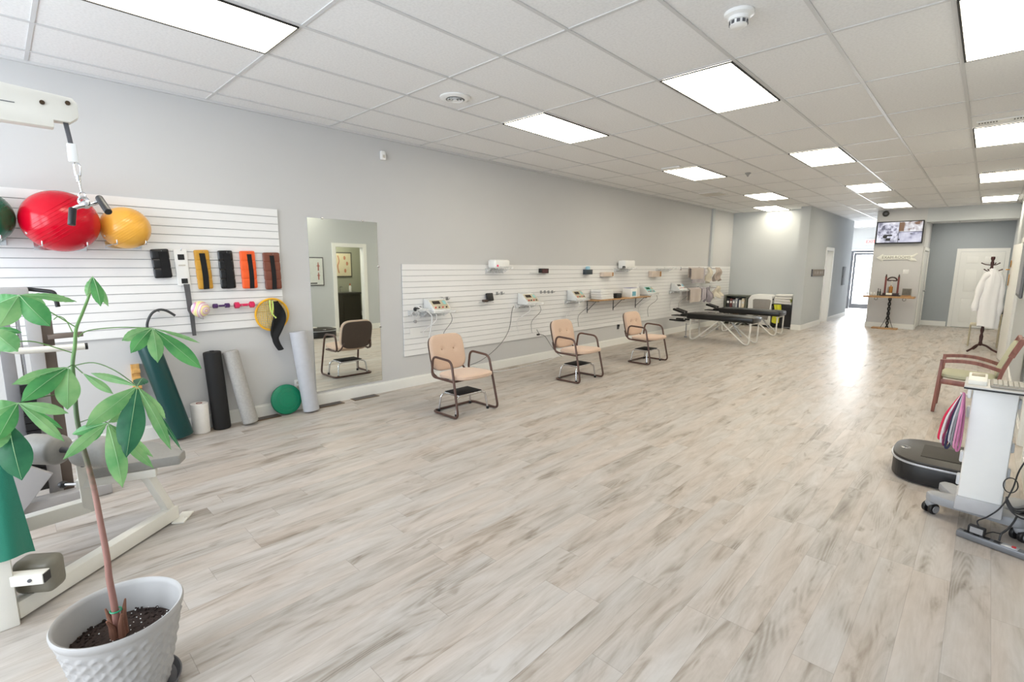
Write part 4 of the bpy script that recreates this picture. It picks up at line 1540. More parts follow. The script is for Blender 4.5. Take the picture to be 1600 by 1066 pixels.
LEAFS = [leaf_mat('leaf_mid_green', rgb(62, 138, 76), rgb(98, 166, 94)),
         leaf_mat('leaf_bright_green', rgb(98, 160, 96), rgb(150, 192, 128)),
         leaf_mat('leaf_deep_green', rgb(34, 98, 68), rgb(60, 126, 86))]
VEIN = mat('leaf_vein', rgb(150, 190, 138), 0.5)
out_dir = Vector((0.93, -0.08, 0.36)).normalized()


def leaf(hub, tip, wd, m, parent, seed):
    rs_ = random.Random(seed)
    A, B = Vector(hub), Vector(tip)
    d = B - A
    Ln = d.length
    dn = d.normalized()
    nrm = (out_dir - dn * out_dir.dot(dn)).normalized()
    nrm = (Matrix.Rotation(rs_.uniform(-0.25, 0.25), 3, dn) @ nrm).normalized()
    side = dn.cross(nrm)
    NU, NV = 22, 8
    arch = Ln * rs_.uniform(0.05, 0.12)

    def mid(t):
        return A + d * t + nrm * (arch * math.sin(PI * t)) 

    def width(t):
        return wd / 2 * (max(0.0, math.sin(PI * min(1, t ** 1.12 * 0.985 + 0.01))) ** 0.92) * (0.82 + 0.30 * t)

    bm = bmesh.new()
    g = []
    for i in range(NU + 1):
        t = 0.04 + 0.96 * i / NU
        c = mid(t)
        w_ = width(t) * (1 - max(0, t - 0.86) * 2.2)
        row = []
        for j in range(NV + 1):
            s = -1 + 2 * j / NV
            rip = 0.0016 * math.sin(t * Ln * 420 + abs(s) * 3.2) * abs(s)
            off = side * (s * max(w_, 0.0006)) + nrm * (-abs(s) ** 1.3 * w_ * 0.30 + rip)
            row.append(bm.verts.new(c + off))
        g.append(row)
    for i in range(NU):
        for j in range(NV):
            bm.faces.new((g[i][j], g[i + 1][j], g[i + 1][j + 1], g[i][j + 1]))
    me_b = MB()
    me_b.bm = bm
    lo = me_b.build('leaf', m, parent, sharp=80)
    vb = MB()
    vb.tube([mid(0.0 + t * 0.97 / 10) + nrm * 0.0008 for t in range(11)], 0.0012, n=5, rads=[0.0011 * (1 - 0.07 * t) for t in range(11)])
    vb.build('midrib', VEIN, lo)


idx = 0
for ci, (hub, lv, pet) in enumerate(CLUSTERS):
    if len(pet) > 1 or (Vector(pet[0]) - Vector(hub)).length > 0.02:
        mb = MB()
        mb.tube(smooth_path(pet + [hub], 5), 0.0019, n=7)
        mb.build('petiole', STM, plant)
    for tip, wd in lv:
        idx += 1
        m_ = LEAFS[2] if wd >= 0.1 or (ci == 7 and idx % 2) else LEAFS[(idx + ci) % 2]
        if ci == 8 and wd >= 0.07:
            m_ = LEAFS[1]
        leaf(hub, tip, wd * 0.76, m_, plant, idx)
mb = MB()
mb.tube(smooth_path([(-2.193, 0.160, 1.39), (-2.19, 0.148, 1.43), (-2.19, 0.132, 1.445), (-2.19, 0.118, 1.435)], 5), 0.0015, n=6)
mb.build('young_shoot', STM, plant)

# ================================================================ CHAIRS
def make_chair():
    root = empty('lounge_armchair', (0, 0, 0))
    for s in (-1, 1):
        m_ = MB()
        y, ya = 0.295 * s, 0.272 * s
        pts = [(-0.225, 0.0, 0.015), (-0.225, y, 0.015), (0.215, y, 0.015), (0.085, ya, 0.612), (-0.235, ya, 0.628), (-0.265, ya * 0.98, 0.395), (0.10, ya * 0.93, 0.385)]
        m_.tube(fillet(pts, 0.07, 7), 0.0135, n=12)
        m_.build('arm_frame', BROWNM, root)
    m_ = MB()
    T = Matrix.Translation((0.0, 0, 0.425)) @ Matrix.Rotation(R(-3), 4, 'Y')
    m_.pillow(0.50, 0.50, 0.085, T, n=20, ex=3.6, p=3.0, base=0.3)
    m_.build('seat', TAN, root)
    m_ = MB()
    m_.tube([(-0.08, -0.255, 0.385), (-0.08, 0.255, 0.385)], 0.011)
    m_.tube([(0.09, -0.255, 0.385), (0.09, 0.255, 0.385)], 0.011)
    m_.build('seat_support', BROWNM, root)
    m_ = MB()
    T = Matrix.Translation((-0.335, 0, 0.635)) @ Matrix.Rotation(R(-14), 4, 'Y') @ Matrix(((0, 0, 1, 0), (1, 0, 0, 0), (0, 1, 0, 0), (0, 0, 0, 1)))
    m_.pillow(0.475, 0.415, 0.085, T, n=30, ex=4.2, p=4, base=0.35, dents=((-0.085, 0.03, 0.03, 0.020), (0.085, 0.03, 0.03, 0.020)), bow=0.02)
    back = m_.build('backrest', TAN, root)
    for yy in (-0.085, 0.085):
        p = T @ Vector((yy, 0.03, 0.025))
        MB().sphere(p, 0.009, n=12).build('tuft_button', mat('tan_button', rgb(160, 130, 108), 0.8), back)
    m_ = MB()
    T2 = T @ Matrix.Translation((0, 0, -0.040))
    m_.pillow(0.465, 0.405, 0.02, T2, n=14, ex=4.2, p=5, base=0.5, bow=0.02)
    m_.build('back_shell', mat('brown_shell', rgb(86, 70, 62), 0.5), back)
    m_ = MB()
    for s in (-1, 1):
        m_.tube(fillet([(-0.22, 0.235 * s, 0.39), (-0.30, 0.23 * s, 0.42), (-0.355, 0.2 * s, 0.52)], 0.04), 0.011)
    m_.build('back_bracket', BROWNM, root)
    return root


def make_stool():
    root = empty('step_stool', (0, 0, 0))
    m_ = MB()
    m_.box((0, 0, 0.222), (0.245, 0.335, 0.014), bev=0.004)
    m_.build('step_mat', mat('black_ribbed_rubber', rgb(16, 16, 17), 0.75, bump=0.4, scale=120), root)
    m_ = MB()
    m_.tube(fillet([(-0.125, -0.17, 0.212), (0.125, -0.17, 0.212), (0.125, 0.17, 0.212), (-0.125, 0.17, 0.212)], 0.02, closed=True), 0.010, closed=True, n=8)
    m_.build('chrome_rim', CHROME, root)
    for sx in (-1, 1):
        for sy in (-1, 1):
            m_ = MB()
            m_.tube(fillet([(sx * 0.115, sy * 0.15, 0.208), (sx * 0.130, sy * 0.212, 0.195), (sx * 0.150, sy * 0.232, 0.015)], 0.05, 7), 0.011, n=10)
            lg = m_.build('leg', CHROME, root)
            MB().cyl((sx * 0.150, sy * 0.232, 0.001), (sx * 0.150, sy * 0.232, 0.03), 0.016).build('rubber_foot', BLACK, lg)
    return root


chair0 = make_chair()
stool0 = make_stool()
CH = [((-4.085, 3.52), 0.0, 'tan armchair with brown tube frame, nearest of the three along the wall', 'chrome step stool with black top under the nearest tan armchair'),
      ((-4.125, 5.73), R(1), 'middle tan armchair with brown tube frame along the wall', 'chrome step stool with black top under the middle tan armchair'),
      ((-4.075, 7.63), R(-1), 'farthest tan armchair with brown tube frame, next to the black treatment tables', 'chrome step stool with black top under the farthest tan armchair')]
for i, ((x, y), rz, l1, l2) in enumerate(CH):
    c = chair0 if i == 0 else copy_tree(chair0)
    c.location = (x, y, 0)
    c.rotation_euler = (0, 0, rz)
    tag(c, l1, 'chair', 'tan armchairs along the slatwall')
    s = stool0 if i == 0 else copy_tree(stool0)
    s.location = (x - 0.045, y, 0)
    tag(s, l2, 'step stool', 'step stools under the armchairs')

# ================================================================ TREATMENT TABLES
WM = mat('white_tube_metal', rgb(226, 224, 218), 0.35)


def make_table():
    """long axis x, head at -x"""
    root = empty('treatment_table', (0, 0, 0))
    m_ = MB()
    m_.box((0.02, 0, 0.525), (1.42, 0.54, 0.115), bev=0.028, seg=3)
    m_.box((0.02, 0, 0.583), (1.32, 0.44, 0.016), bev=0.008)
    m_.build('cushion', VINYLB, root)
    m_ = MB()
    m_.box((-0.76, 0, 0.545), (0.20, 0.46, 0.06), rot=(0, R(-10), 0), bev=0.02, seg=3)
    m_.build('chest_pad', VINYLB, root)
    for s in (-1, 1):
        m_ = MB()
        m_.box((-0.965, 0.075 * s, 0.612), (0.27, 0.10, 0.05), rot=(0, R(15), 0), bev=0.02, seg=3)
        m_.build('head_pad', VINYLB, root)
        m_ = MB()
        m_.box((-0.94, 0.17 * s, 0.405), (0.36, 0.11, 0.035), bev=0.014, seg=3)
        m_.build('arm_pad', VINYLB, root)
    MB().box((-0.90, 0, 0.505), (0.42, 0.30, 0.018), bev=0.006).build('lower_shelf', BLACK, root)
    for s in (-1, 1):
        for e in (-1, 1):
            m_ = MB()
            x0 = 0.04 + e * 0.03
            xe = 0.04 + e * 0.63
            m_.tube(fillet([(x0, 0.24 * s, 0.46), (xe - e * 0.10, 0.25 * s, 0.016), (xe, 0.25 * s, 0.016), (xe + e * 0.01, 0.24 * s, 0.46)], 0.11, 8), 0.0165, n=12)
            m_.build('leg', WM, root)
    for pts in ([(-0.58, -0.25, 0.44), (-0.58, 0.25, 0.44)], [(0.66, -0.25, 0.44), (0.66, 0.25, 0.44)], [(-0.58, -0.16, 0.36), (-1.02, -0.16, 0.37)], [(-0.58, 0.16, 0.36), (-1.02, 0.16, 0.37)], [(-0.86, 0, 0.60), (-0.86, 0, 0.36)]):
        MB().tube(pts, 0.0125).build('cross_tube', WM, root)
    m_ = MB()
    m_.tube([(-0.80, 0, 0.36), (-0.80, 0, 0.05)], 0.012)
    m_.box((-0.80, 0, 0.02), (0.06, 0.06, 0.04), bev=0.01)
    m_.build('head_leg', STEEL, root)
    m_ = MB()
    m_.tube([(0.30, -0.21, 0.44), (0.48, -0.21, 0.20)], 0.010)
    m_.sphere((0.49, -0.21, 0.185), 0.022, n=12)
    m_.build('tilt_lever', STEEL, root)
    return root


tabl = make_table()
tabl.location = (-4.11, 10.92, 0)
tag(tabl, 'black padded treatment table on white tube legs, the nearer one', 'treatment table', 'black treatment tables')
t2 = copy_tree(tabl)
t2.location = (-4.17, 12.92, 0)
tag(t2, 'black padded treatment table on white tube legs, the farther one near the alcove', 'treatment table', 'black treatment tables')

# ================================================================ RIGHT SLATWALL EQUIPMENT
def acrylic_shelf(y0, y1, z, depth, lab):
    root = empty('acrylic_shelf', (SF + depth / 2, (y0 + y1) / 2, z - 0.01), lab, 'shelf', 'clear shelves on the slatwall')
    m_ = MB()
    m_.bb(SF + 0.001, SF + depth, y0, y1, z - 0.006, z)
    m_.bb(SF + depth - 0.005, SF + depth, y0, y1, z, z + 0.03)
    m_.bb(SF + 0.001, SF + 0.007, y0, y1, z - 0.07, z)
    for y in (y0, y1 - 0.005):
        m_.prism([(0, 0), (depth * 0.6, 0), (0, -0.07)], 0.005, basis((SF + 0.002, y + 0.005, z - 0.006), (1, 0, 0), (0, 0, 1), (0, -1, 0)))
    m_.build('shelf_body', ACRYL, root)
    return root


SCR = mat('pale_teal_panel', rgb(150, 205, 205), 0.3)
LIGHTG = mat('pale_grey_case', rgb(222, 223, 222), 0.4)
BEIGE = mat('beige_panel', rgb(200, 190, 165), 0.5)


def stim_unit(y0, y1, z, lab, variant=0):
    """wedge shaped electrotherapy console on its shelf"""
    d_ = 0.24
    root = empty('therapy_console', (SF + 0.13, (y0 + y1) / 2, z + 0.001), lab, 'therapy console', 'electrotherapy consoles on the slatwall')
    prof = [(0.015, 0), (d_, 0), (d_, 0.035), (0.10, 0.165), (0.015, 0.185)]
    m_ = MB()
    m_.prism(prof, y1 - y0, basis((SF, y1, z + 0.001), (1, 0, 0), (0, 0, 1), (0, -1, 0)), bev=0.008)
    m_.build('console_case', LIGHTG, root)
    # panel frame on the sloping face
    a = Vector((SF + d_, 0, z + 0.038))
    b2 = Vector((SF + 0.10, 0, z + 0.168))
    up = (b2 - a).normalized()
    nrm = up.cross(Vector((0, -1, 0))).normalized()
    if nrm.z < 0:
        nrm = -nrm
    M = basis(a + Vector((0, y0, 0)), (0, 1, 0), up, nrm)
    wd, ln = y1 - y0, (b2 - a).length
    m_ = MB()
    m_.box((wd * 0.5, ln * 0.5, 0.002), (wd * 0.86, ln * 0.84, 0.004), M=M, bev=0.001)
    pan = m_.build('control_panel', [BEIGE, SCR, LIGHTG][variant], root)
    m_ = MB()
    m_.box((wd * 0.36, ln * 0.68, 0.006), (wd * 0.4, ln * 0.28, 0.004), M=M)
    m_.build('display_screen', mat('dark_display', rgb(60, 52, 46), 0.2) if variant != 1 else mat('green_display', rgb(40, 110, 80), 0.2), pan)
    for k in range(4):
        m_ = MB()
        m_.cyl(M @ Vector((wd * (0.16 + 0.2 * k), ln * 0.2, 0.004)), M @ Vector((wd * (0.16 + 0.2 * k), ln * 0.2, 0.016)), 0.011, n=12)
        m_.build('dial_knob', [RED, BLACK, RED, BLACK][k], pan)
    m_ = MB()
    m_.box((wd * 0.8, ln * 0.66, 0.006), (wd * 0.16, ln * 0.34, 0.004), M=M)
    m_.build('side_display', [SCR, BEIGE, mat('blue_panel', rgb(120, 190, 215), 0.3)][variant], pan)
    return root


def cable(pts, r, m, lab, name='hanging_cable', group='electrode cables along the slatwall'):
    return tag(MB().tube(smooth_path(pts, 6), r, n=7).build(name, m), lab, 'cable', group)


CW = mat('white_cable', rgb(226, 226, 226), 0.5)
CG = mat('grey_cable', rgb(110, 112, 114), 0.5)
UN = [(3.94, 4.24, 0.995, 0, 'first therapy console, with brown and teal panel, above the nearest tan chair'),
      (5.78, 6.08, 1.005, 0, 'second therapy console, between the first and middle tan chairs'),
      (7.08, 7.38, 1.01, 0, 'third therapy console, left end of the wooden wall shelf'),
      (9.62, 9.98, 1.02, 1, 'fourth therapy console with green screen, right end of the wooden shelf'),
      (11.10, 11.50, 1.05, 2, 'fifth therapy console, with pale blue front, nearest the towels')]
ORD = ['first', 'second', 'third', 'fourth', 'fifth']
for k, (y0, y1, z, v, lab) in enumerate(UN):
    acrylic_shelf(y0 - 0.05, y1 + 0.05, z, 0.27, 'clear acrylic shelf carrying the %s therapy console from the left' % ORD[k])
    stim_unit(y0, y1, z, lab, v)
    x_ = SF + 0.05
    yl, yr = y0 + 0.02, y1 - 0.04
    zb = 0.56 if k else 0.68
    cable([(SF + 0.262, yl, z - 0.012), (SF + 0.262, yl - 0.01, z - 0.10), (x_, yl - 0.05, z - 0.25), (x_, yl - 0.03, zb)], 0.005, CW, 'white electrode lead below the left side of the %s therapy console' % ORD[k])
    cable([(SF + 0.262, yr, z - 0.012), (SF + 0.262, yr + 0.02, z - 0.12), (x_, yr + 0.05, z - 0.3), (x_ + 0.01, yr + 0.05, zb - 0.05)], 0.004, CG, 'grey lead hanging below the right side of the %s therapy console' % ORD[k])
cable([(SF + 0.045, 5.66, 0.985), (SF + 0.045, 5.62, 0.90), (SF + 0.05, 5.55, 0.62), (SF + 0.05, 5.35, 0.40), (SF + 0.05, 5.0, 0.22), (XL + 0.06, 4.75, 0.16), (XL + 0.05, 4.6, 0.13)], 0.005, CG, 'long grey cable curving from the second console down behind the nearest chair')
cable([(XL + 0.06, 4.3, 0.16), (XL + 0.05, 4.55, 0.13), (XL + 0.07, 4.75, 0.15), (XL + 0.12, 4.95, 0.06), (XL + 0.16, 5.2, 0.008), (XL + 0.2, 5.6, 0.008), (XL + 0.18, 6.1, 0.008), (XL + 0.12, 6.5, 0.008), (XL + 0.06, 6.8, 0.02)], 0.006, CW, 'white power cord lying along the baseboard between the chairs')
cable([(SF + 0.05, 6.22, 0.56), (SF + 0.06, 6.28, 0.48), (SF + 0.04, 6.45, 0.42), (XL + 0.05, 6.62, 0.25), (XL + 0.05, 6.78, 0.10), (XL + 0.08, 6.9, 0.012)], 0.005, CG, 'grey cable running from the small black joint to the floor')
tag(MB().box((SF + 0.05, 6.26, 0.47), (0.03, 0.06, 0.03), bev=0.008).build('cable_joint', BLACK), 'small black cable joint hanging below the second therapy console', 'cable joint')
# probe tray left of first console
acrylic_shelf(3.70, 3.93, 1.03, 0.2, 'small clear tray with black probes at the left end of the long slatwall')
root = empty('ultrasound_probe', (SF + 0.1, 3.80, 1.035), 'black and white ultrasound probe lying in the small clear tray', 'probe')
MB().cyl((SF + 0.12, 3.74, 1.055), (SF + 0.05, 3.86, 1.065), 0.016).build('probe_handle', BLACK, root)
MB().sphere((SF + 0.13, 3.725, 1.055), 0.026, n=16).build('probe_head', BLACK, root)
cable([(SF + 0.12, 3.72, 1.10), (SF + 0.17, 3.80, 1.06), (SF + 0.21, 3.90, 0.99), (SF + 0.21, 3.93, 0.90), (SF + 0.12, 3.93, 0.6)], 0.008, CW, 'thick white hose leading from the ultrasound probe behind the nearest chair')
for k, (y, z, lab) in enumerate(((3.79, 0.86, 'small grey electrode disc hanging left of the first console'),)):
    root = empty('electrode_disc', (SF + 0.04, y, z), lab, 'electrode')
    MB().tube(smooth_path([(SF + 0.03, y - 0.05, z + 0.12), (SF + 0.04, y, z + 0.05), (SF + 0.03, y + 0.06, z + 0.12)]), 0.004).build('lead_wire', CW, root)
    MB().cyl((SF + 0.025, y, z + 0.02), (SF + 0.04, y, z + 0.02), 0.022).build('disc', GREYM, root)
tag(MB().box((SF + 0.006, 3.80, 0.74), (0.004, 0.16, 0.11)).build('wall_notice', WHITE), 'blank white card on the slatwall below the probe tray', 'card')
# small hooks
for k, (y, z, lab) in enumerate(((4.30, 1.155, 'small metal hook pair right of the first therapy console'), (5.38, 1.19, 'small metal hooks between the phone and the second console'), (6.42, 1.175, 'small metal hooks just right of the second therapy console'), (6.62, 1.17, 'small metal hooks left of the third therapy console'))):
    root = empty('slatwall_hook', (SF, y, z - 0.02), lab, 'hook', 'small hooks on the slatwall')
    for dy in (-0.05, 0.05):
        mb = MB()
        mb.tube(fillet([(SF, y + dy, z), (SF + 0.06, y + dy, z), (SF + 0.06, y + dy, z + 0.02)], 0.01), 0.004)
        mb.box((SF + 0.003, y + dy, z + 0.005), (0.005, 0.045, 0.05), bev=0.001)
        mb.build('peg', STEEL, root)
# black phone holder
root = empty('telephone', (SF + 0.06, 5.08, 1.06), 'black telephone on a small clear holder between the first and second consoles', 'phone')
MB().box((SF + 0.05, 5.06, 1.075), (0.10, 0.22, 0.012), bev=0.002).build('holder_tray', ACRYL, root)
MB().box((SF + 0.05, 5.13, 1.15), (0.035, 0.13, 0.12), rot=(0, R(-15), 0), bev=0.01).build('phone_body', BLACK, root)
MB().box((SF + 0.07, 5.02, 1.10), (0.07, 0.08, 0.035), bev=0.01).build('phone_base', mat('brown_plastic', rgb(70, 55, 48), 0.5), root)
# upper row
acrylic_shelf(5.08, 5.46, 1.575, 0.22, 'clear upper shelf carrying the white paper box, near end')
root = empty('tissue_dispenser', (SF + 0.12, 5.27, 1.577), 'white wipe dispenser with pink dot on the nearer upper shelf', 'dispenser')
MB().box((SF + 0.115, 5.26, 1.645), (0.17, 0.32, 0.125), bev=0.035, seg=4).build('dispenser_body', WHITE, root)
MB().cyl((SF + 0.20, 5.15, 1.615), (SF + 0.2035, 5.15, 1.615), 0.018).build('pink_dot', mat('pink_sticker', rgb(225, 60, 110), 0.5), root)
acrylic_shelf(8.62, 9.12, 1.575, 0.22, 'clear upper shelf carrying a white box, farther end')
root = empty('tissue_dispenser', (SF + 0.12, 8.88, 1.577), 'white box stack on the farther upper shelf above the wooden shelf', 'dispenser')
MB().box((SF + 0.115, 8.90, 1.66), (0.17, 0.38, 0.155), bev=0.02).build('dispenser_body', WHITE, root)
MB().box((SF + 0.2, 8.66, 1.60), (0.04, 0.06, 0.05), bev=0.01).build('dispenser_nozzle', BLACK, root)
acrylic_shelf(10.35, 10.95, 1.575, 0.2, 'empty clear upper shelf left of the hanging towels')
def wall_box(name, y0, y1, z0, z1, d_, m, lab, cat, extra=None):
    root = empty(name, (SF + d_ / 2, (y0 + y1) / 2, z0), lab, cat)
    MB().bb(SF + 0.002, SF + d_, y0, y1, z0, z1, bev=0.004).build('case', m, root)
    if extra:
        extra(root)
    return root


wall_box('card_reader', 6.30, 6.50, 1.495, 1.575, 0.06, BLACK, 'small black box with clear tray above the middle tan chair', 'box',
         lambda r: (MB().bb(SF + 0.06, SF + 0.062, 6.33, 6.47, 1.505, 1.565).build('front_panel', mat('maroon_panel', rgb(80, 40, 44), 0.4), r), MB().bb(SF + 0.002, SF + 0.09, 6.08, 6.29, 1.50, 1.506).build('clear_tray', ACRYL, r)))
wall_box('glove_box', 7.56, 7.76, 1.465, 1.555, 0.08, mat('dark_slate_box', rgb(52, 62, 70), 0.5), 'dark slate tissue box with pale blue tissue above the wooden shelf', 'box',
         lambda r: MB().pillow(0.09, 0.07, 0.05, wallM(7.66, 1.58, 0.04), n=8).build('blue_tissue', mat('pale_blue_tissue', rgb(170, 215, 235), 0.8), r))
wall_box('paper_box', 8.12, 8.46, 1.42, 1.505, 0.09, mat('buff_card', rgb(214, 198, 184), 0.7), 'buff cardboard box on the upper slatwall, left of the two', 'box',
         lambda r: MB().bb(SF + 0.09, SF + 0.092, 8.42, 8.46, 1.43, 1.50).build('brown_flap', mat('caramel_card', rgb(170, 120, 60), 0.7), r))
wall_box('paper_box', 10.02, 10.42, 1.39, 1.52, 0.10, mat('buff_card', rgb(214, 198, 184), 0.7), 'buff cardboard box on the upper slatwall, nearer the towels', 'box',
         lambda r: MB().bb(SF + 0.10, SF + 0.102, 10.36, 10.42, 1.40, 1.51).build('brown_flap', mat('caramel_card', rgb(170, 120, 60), 0.7), r))
# wooden shelf
root = empty('wooden_bracket_shelf', (SF + 0.15, 8.6, 0.9), 'long thin wooden shelf on metal brackets on the slatwall', 'shelf')
MB().box((SF + 0.155, 8.62, 0.988), (0.30, 1.98, 0.022), bev=0.003).build('shelf_board', OAK, root)
for y in (7.72, 8.62, 9.5):
    m_ = MB()
    m_.beam((SF + 0.004, y, 0.74), (SF + 0.004, y, 0.98), 0.03, 0.006)
    m_.beam((SF + 0.004, y, 0.967), (SF + 0.27, y, 0.967), 0.02, 0.014)
    m_.beam((SF + 0.01, y, 0.78), (SF + 0.2, y, 0.96), 0.014, 0.01)
    m_.build('shelf_bracket', DGREY, root)
root = empty('paper_stack', (SF + 0.15, 8.02, 1.0), 'stack of folded white face papers at the left of the wooden shelf', 'paper stack')
mb = MB()
for k in range(4):
    mb.box((SF + 0.15 + random.uniform(-.005, .005), 8.0 + random.uniform(-.01, .01), 1.022 + k * 0.046), (0.24, 0.42, 0.044), bev=0.01)
mb.build('folded_paper', WHITE, root)
wb = empty('card_holder', (SF + 0.16, 8.45, 1.0), 'small black box on the wooden wall shelf', 'box')
MB().box((SF + 0.19, 8.47, 1.045), (0.10, 0.18, 0.09), bev=0.012).build('case', BLACK, wb)
MB().box((SF + 0.19, 8.47, 1.093), (0.07, 0.14, 0.006), bev=0.002).build('lid', DGREY, wb)
wb = empty('wipes_box', (SF + 0.16, 8.95, 1.0), 'white box with blue and green label on the wooden wall shelf', 'box')
MB().box((SF + 0.17, 8.98, 1.09), (0.2, 0.26, 0.18), bev=0.006).build('case', WHITE, wb)
MB().box((SF + 0.271, 8.97, 1.07), (0.003, 0.14, 0.09)).build('box_label', mat('blue_green_label', rgb(110, 170, 190), 0.5, var=0.3, scale=30), wb)
MB().box((SF + 0.17, 8.98, 1.182), (0.18, 0.24, 0.008), bev=0.002).build('lid', mat('violet_lid', rgb(130, 130, 180), 0.5), wb)
wb = empty('lotion_bottle', (SF + 0.16, 9.32, 1.0), 'white pump lotion bottle standing at the right of the wooden shelf', 'bottle')
MB().lathe([(0.035, 1.0), (0.037, 1.01), (0.037, 1.16), (0.028, 1.19), (0.013, 1.2), (0.013, 1.215)], (SF + 0.16, 9.32, 0), 20).build('bottle_body', WHITE, wb)
MB().tube(fillet([(SF + 0.16, 9.32, 1.21), (SF + 0.16, 9.32, 1.27), (SF + 0.20, 9.27, 1.275)], 0.01), 0.007).build('pump', WHITE, wb)
# outlet in the lower wall, dark
root = empty('wall_outlet', (XL, 8.88, 0.33), 'dark wall outlet under the slatwall between the middle and far chairs', 'outlet')
MB().box((XL + 0.004, 8.88, 0.385), (0.008, 0.08, 0.12), bev=0.002).build('cover_plate', DGREY, root)
MB().box((XL + 0.02, 8.88, 0.40), (0.025, 0.04, 0.04), bev=0.004).build('plug', BLACK, root)

# towels and gowns on rods
TWL = mat('taupe_terry', rgb(184, 170, 160), 0.95, bump=0.6, scale=180, sheen=0.5)
TWL2 = mat('lilac_grey_terry', rgb(164, 156, 162), 0.95, bump=0.6, scale=180, sheen=0.5)
CRM = mat('cream_terry', rgb(222, 214, 196), 0.95, bump=0.6, scale=180, sheen=0.5)


def towel(y0, y1, zt, drop, m, lab, sp=0.036, parent_rod_x=-5.22):
    x = parent_rod_x

    def fn(u, v):
        yy = y0 + (y1 - y0) * u + 0.006 * math.sin(v * 9)
        if v < 0.5:
            s = 1 - v * 2
            return (x + sp + 0.012 * math.sin(u * 11) * s, yy, zt - drop * s + 0.012)
        s = v * 2 - 1
        return (x - sp + 0.008 * math.sin(u * 9) * s, yy, zt - drop * 0.86 * s + 0.012)
    return tag(MB().sheet(fn, 16, 20, 0.016).build('hanging_towel', m), lab, 'towel', 'towels hanging on the slatwall rods')


for zt, lab in ((1.575, 'upper'), (1.075, 'lower')):
    root = empty('towel_rail', (-5.3, 12.4, zt - 0.02), '%s chrome towel rail at the far end of the slatwall' % lab, 'towel rail')
    mb = MB()
    mb.tube([(-5.22, 11.55, zt), (-5.22, 13.45, zt)], 0.009)
    for y in (11.6, 12.65, 13.4):
        mb.tube([(SF, y, zt), (-5.22, y, zt)], 0.008)
        mb.box((SF + 0.004, y, zt), (0.008, 0.05, 0.08), bev=0.002)
    mb.build('rail_tube', CHROME, root)
towel(11.64, 12.35, 1.585, 0.28, TWL, 'taupe towel draped on the upper rail')
towel(11.74, 12.48, 1.578, 0.36, TWL2, 'lilac grey towel showing below the taupe one on the upper rail', 0.016)
towel(11.64, 12.28, 1.085, 0.34, TWL, 'taupe towel draped on the lower rail')
towel(12.32, 12.58, 1.085, 0.30, TWL2, 'narrow lilac towel beside the taupe towel on the lower rail')


def garment(y0, y1, zt, drop, m, lab, seed, xo=-5.20):
    rs_ = random.Random(seed)
    ph = [rs_.uniform(0, 6) for _ in range(4)]

    def fn(u, v):
        wy = 0.5 + 0.5 * math.sin(min(1, v * 1.5) * PI / 2)
        yc = (y0 + y1) / 2
        return (xo + 0.045 * math.sin(u * 17 + ph[0] + v * 2) * (0.4 + v) + 0.03 * math.sin(v * 7 + ph[1]),
                yc + (u - 0.5) * (y1 - y0) * wy,
                zt - drop * v * (0.88 + 0.12 * math.sin(u * 8 + ph[2])))
    return tag(MB().sheet(fn, 34, 16, 0.014).build('hanging_gown', m), lab, 'gown', 'cloths bunched on the slatwall rods')


garment(12.60, 12.90, 1.60, 0.40, CRM, 'cream cloth bunched on the upper rail', 1)
garment(12.96, 13.42, 1.60, 0.36, TWL, 'taupe cloth bunched at the right end of the upper rail', 2, -5.16)
garment(12.64, 12.93, 1.10, 0.40, TWL2, 'lilac grey cloth bunched on the lower rail', 3)
garment(13.0, 13.45, 1.12, 0.33, CRM, 'cream cloth bunched at the right end of the lower rail', 4, -5.15)

# ================================================================ ALCOVE FURNITURE
SAGE = mat('grey_green_laminate', rgb(112, 116, 104), 0.5)
root = empty('low_bookcase', (-5.14, 14.62, 0), 'low grey green bookcase holding magazine files in the alcove corner', 'bookcase')
mb = MB()
mb.bb(-5.40, -4.80, 14.46, 14.82, 0.80, 0.83)
mb.bb(-5.40, -4.80, 14.46, 14.82, 0.45, 0.475)
mb.bb(-5.40, -4.80, 14.46, 14.82, 0.05, 0.08)
mb.bb(-5.40, -5.375, 14.46, 14.82, 0, 0.80)
mb.bb(-4.825, -4.80, 14.46, 14.82, 0, 0.80)
mb.bb(-5.40, -4.80, 14.805, 14.82, 0.05, 0.8)
mb.build('carcass', SAGE, root)
xs = -5.36
cols = [('charcoal', rgb(48, 48, 50)), ('dark red and grey', rgb(120, 70, 70)), ('silver grey', rgb(150, 152, 156)), ('pale grey', rgb(190, 192, 196)), ('navy', rgb(52, 60, 84)), ('white', rgb(225, 222, 214)), ('cream', rgb(226, 214, 190))]
for k, (nm, c) in enumerate(cols):
    wd = (0.09, 0.07, 0.08, 0.06, 0.03, 0.07, 0.08)[k]
    root = empty('magazine_file', (xs + wd / 2, 14.6, 0.476), '%s magazine file standing in the low alcove bookcase' % nm, 'magazine file', 'magazine files in the low bookcase')
    mf = mat('file_' + nm.replace(' ', '_'), c, 0.6)
    MB().bb(xs, xs + wd - 0.006, 14.49, 14.75, 0.4765, 0.74 - 0.02 * (k % 3), bev=0.003).build('file_box', mf, root)
    MB().bb(xs + 0.012, xs + wd - 0.018, 14.486, 14.49, 0.60, 0.66).build('spine_label', WHITE, root)
    xs += wd + 0.002
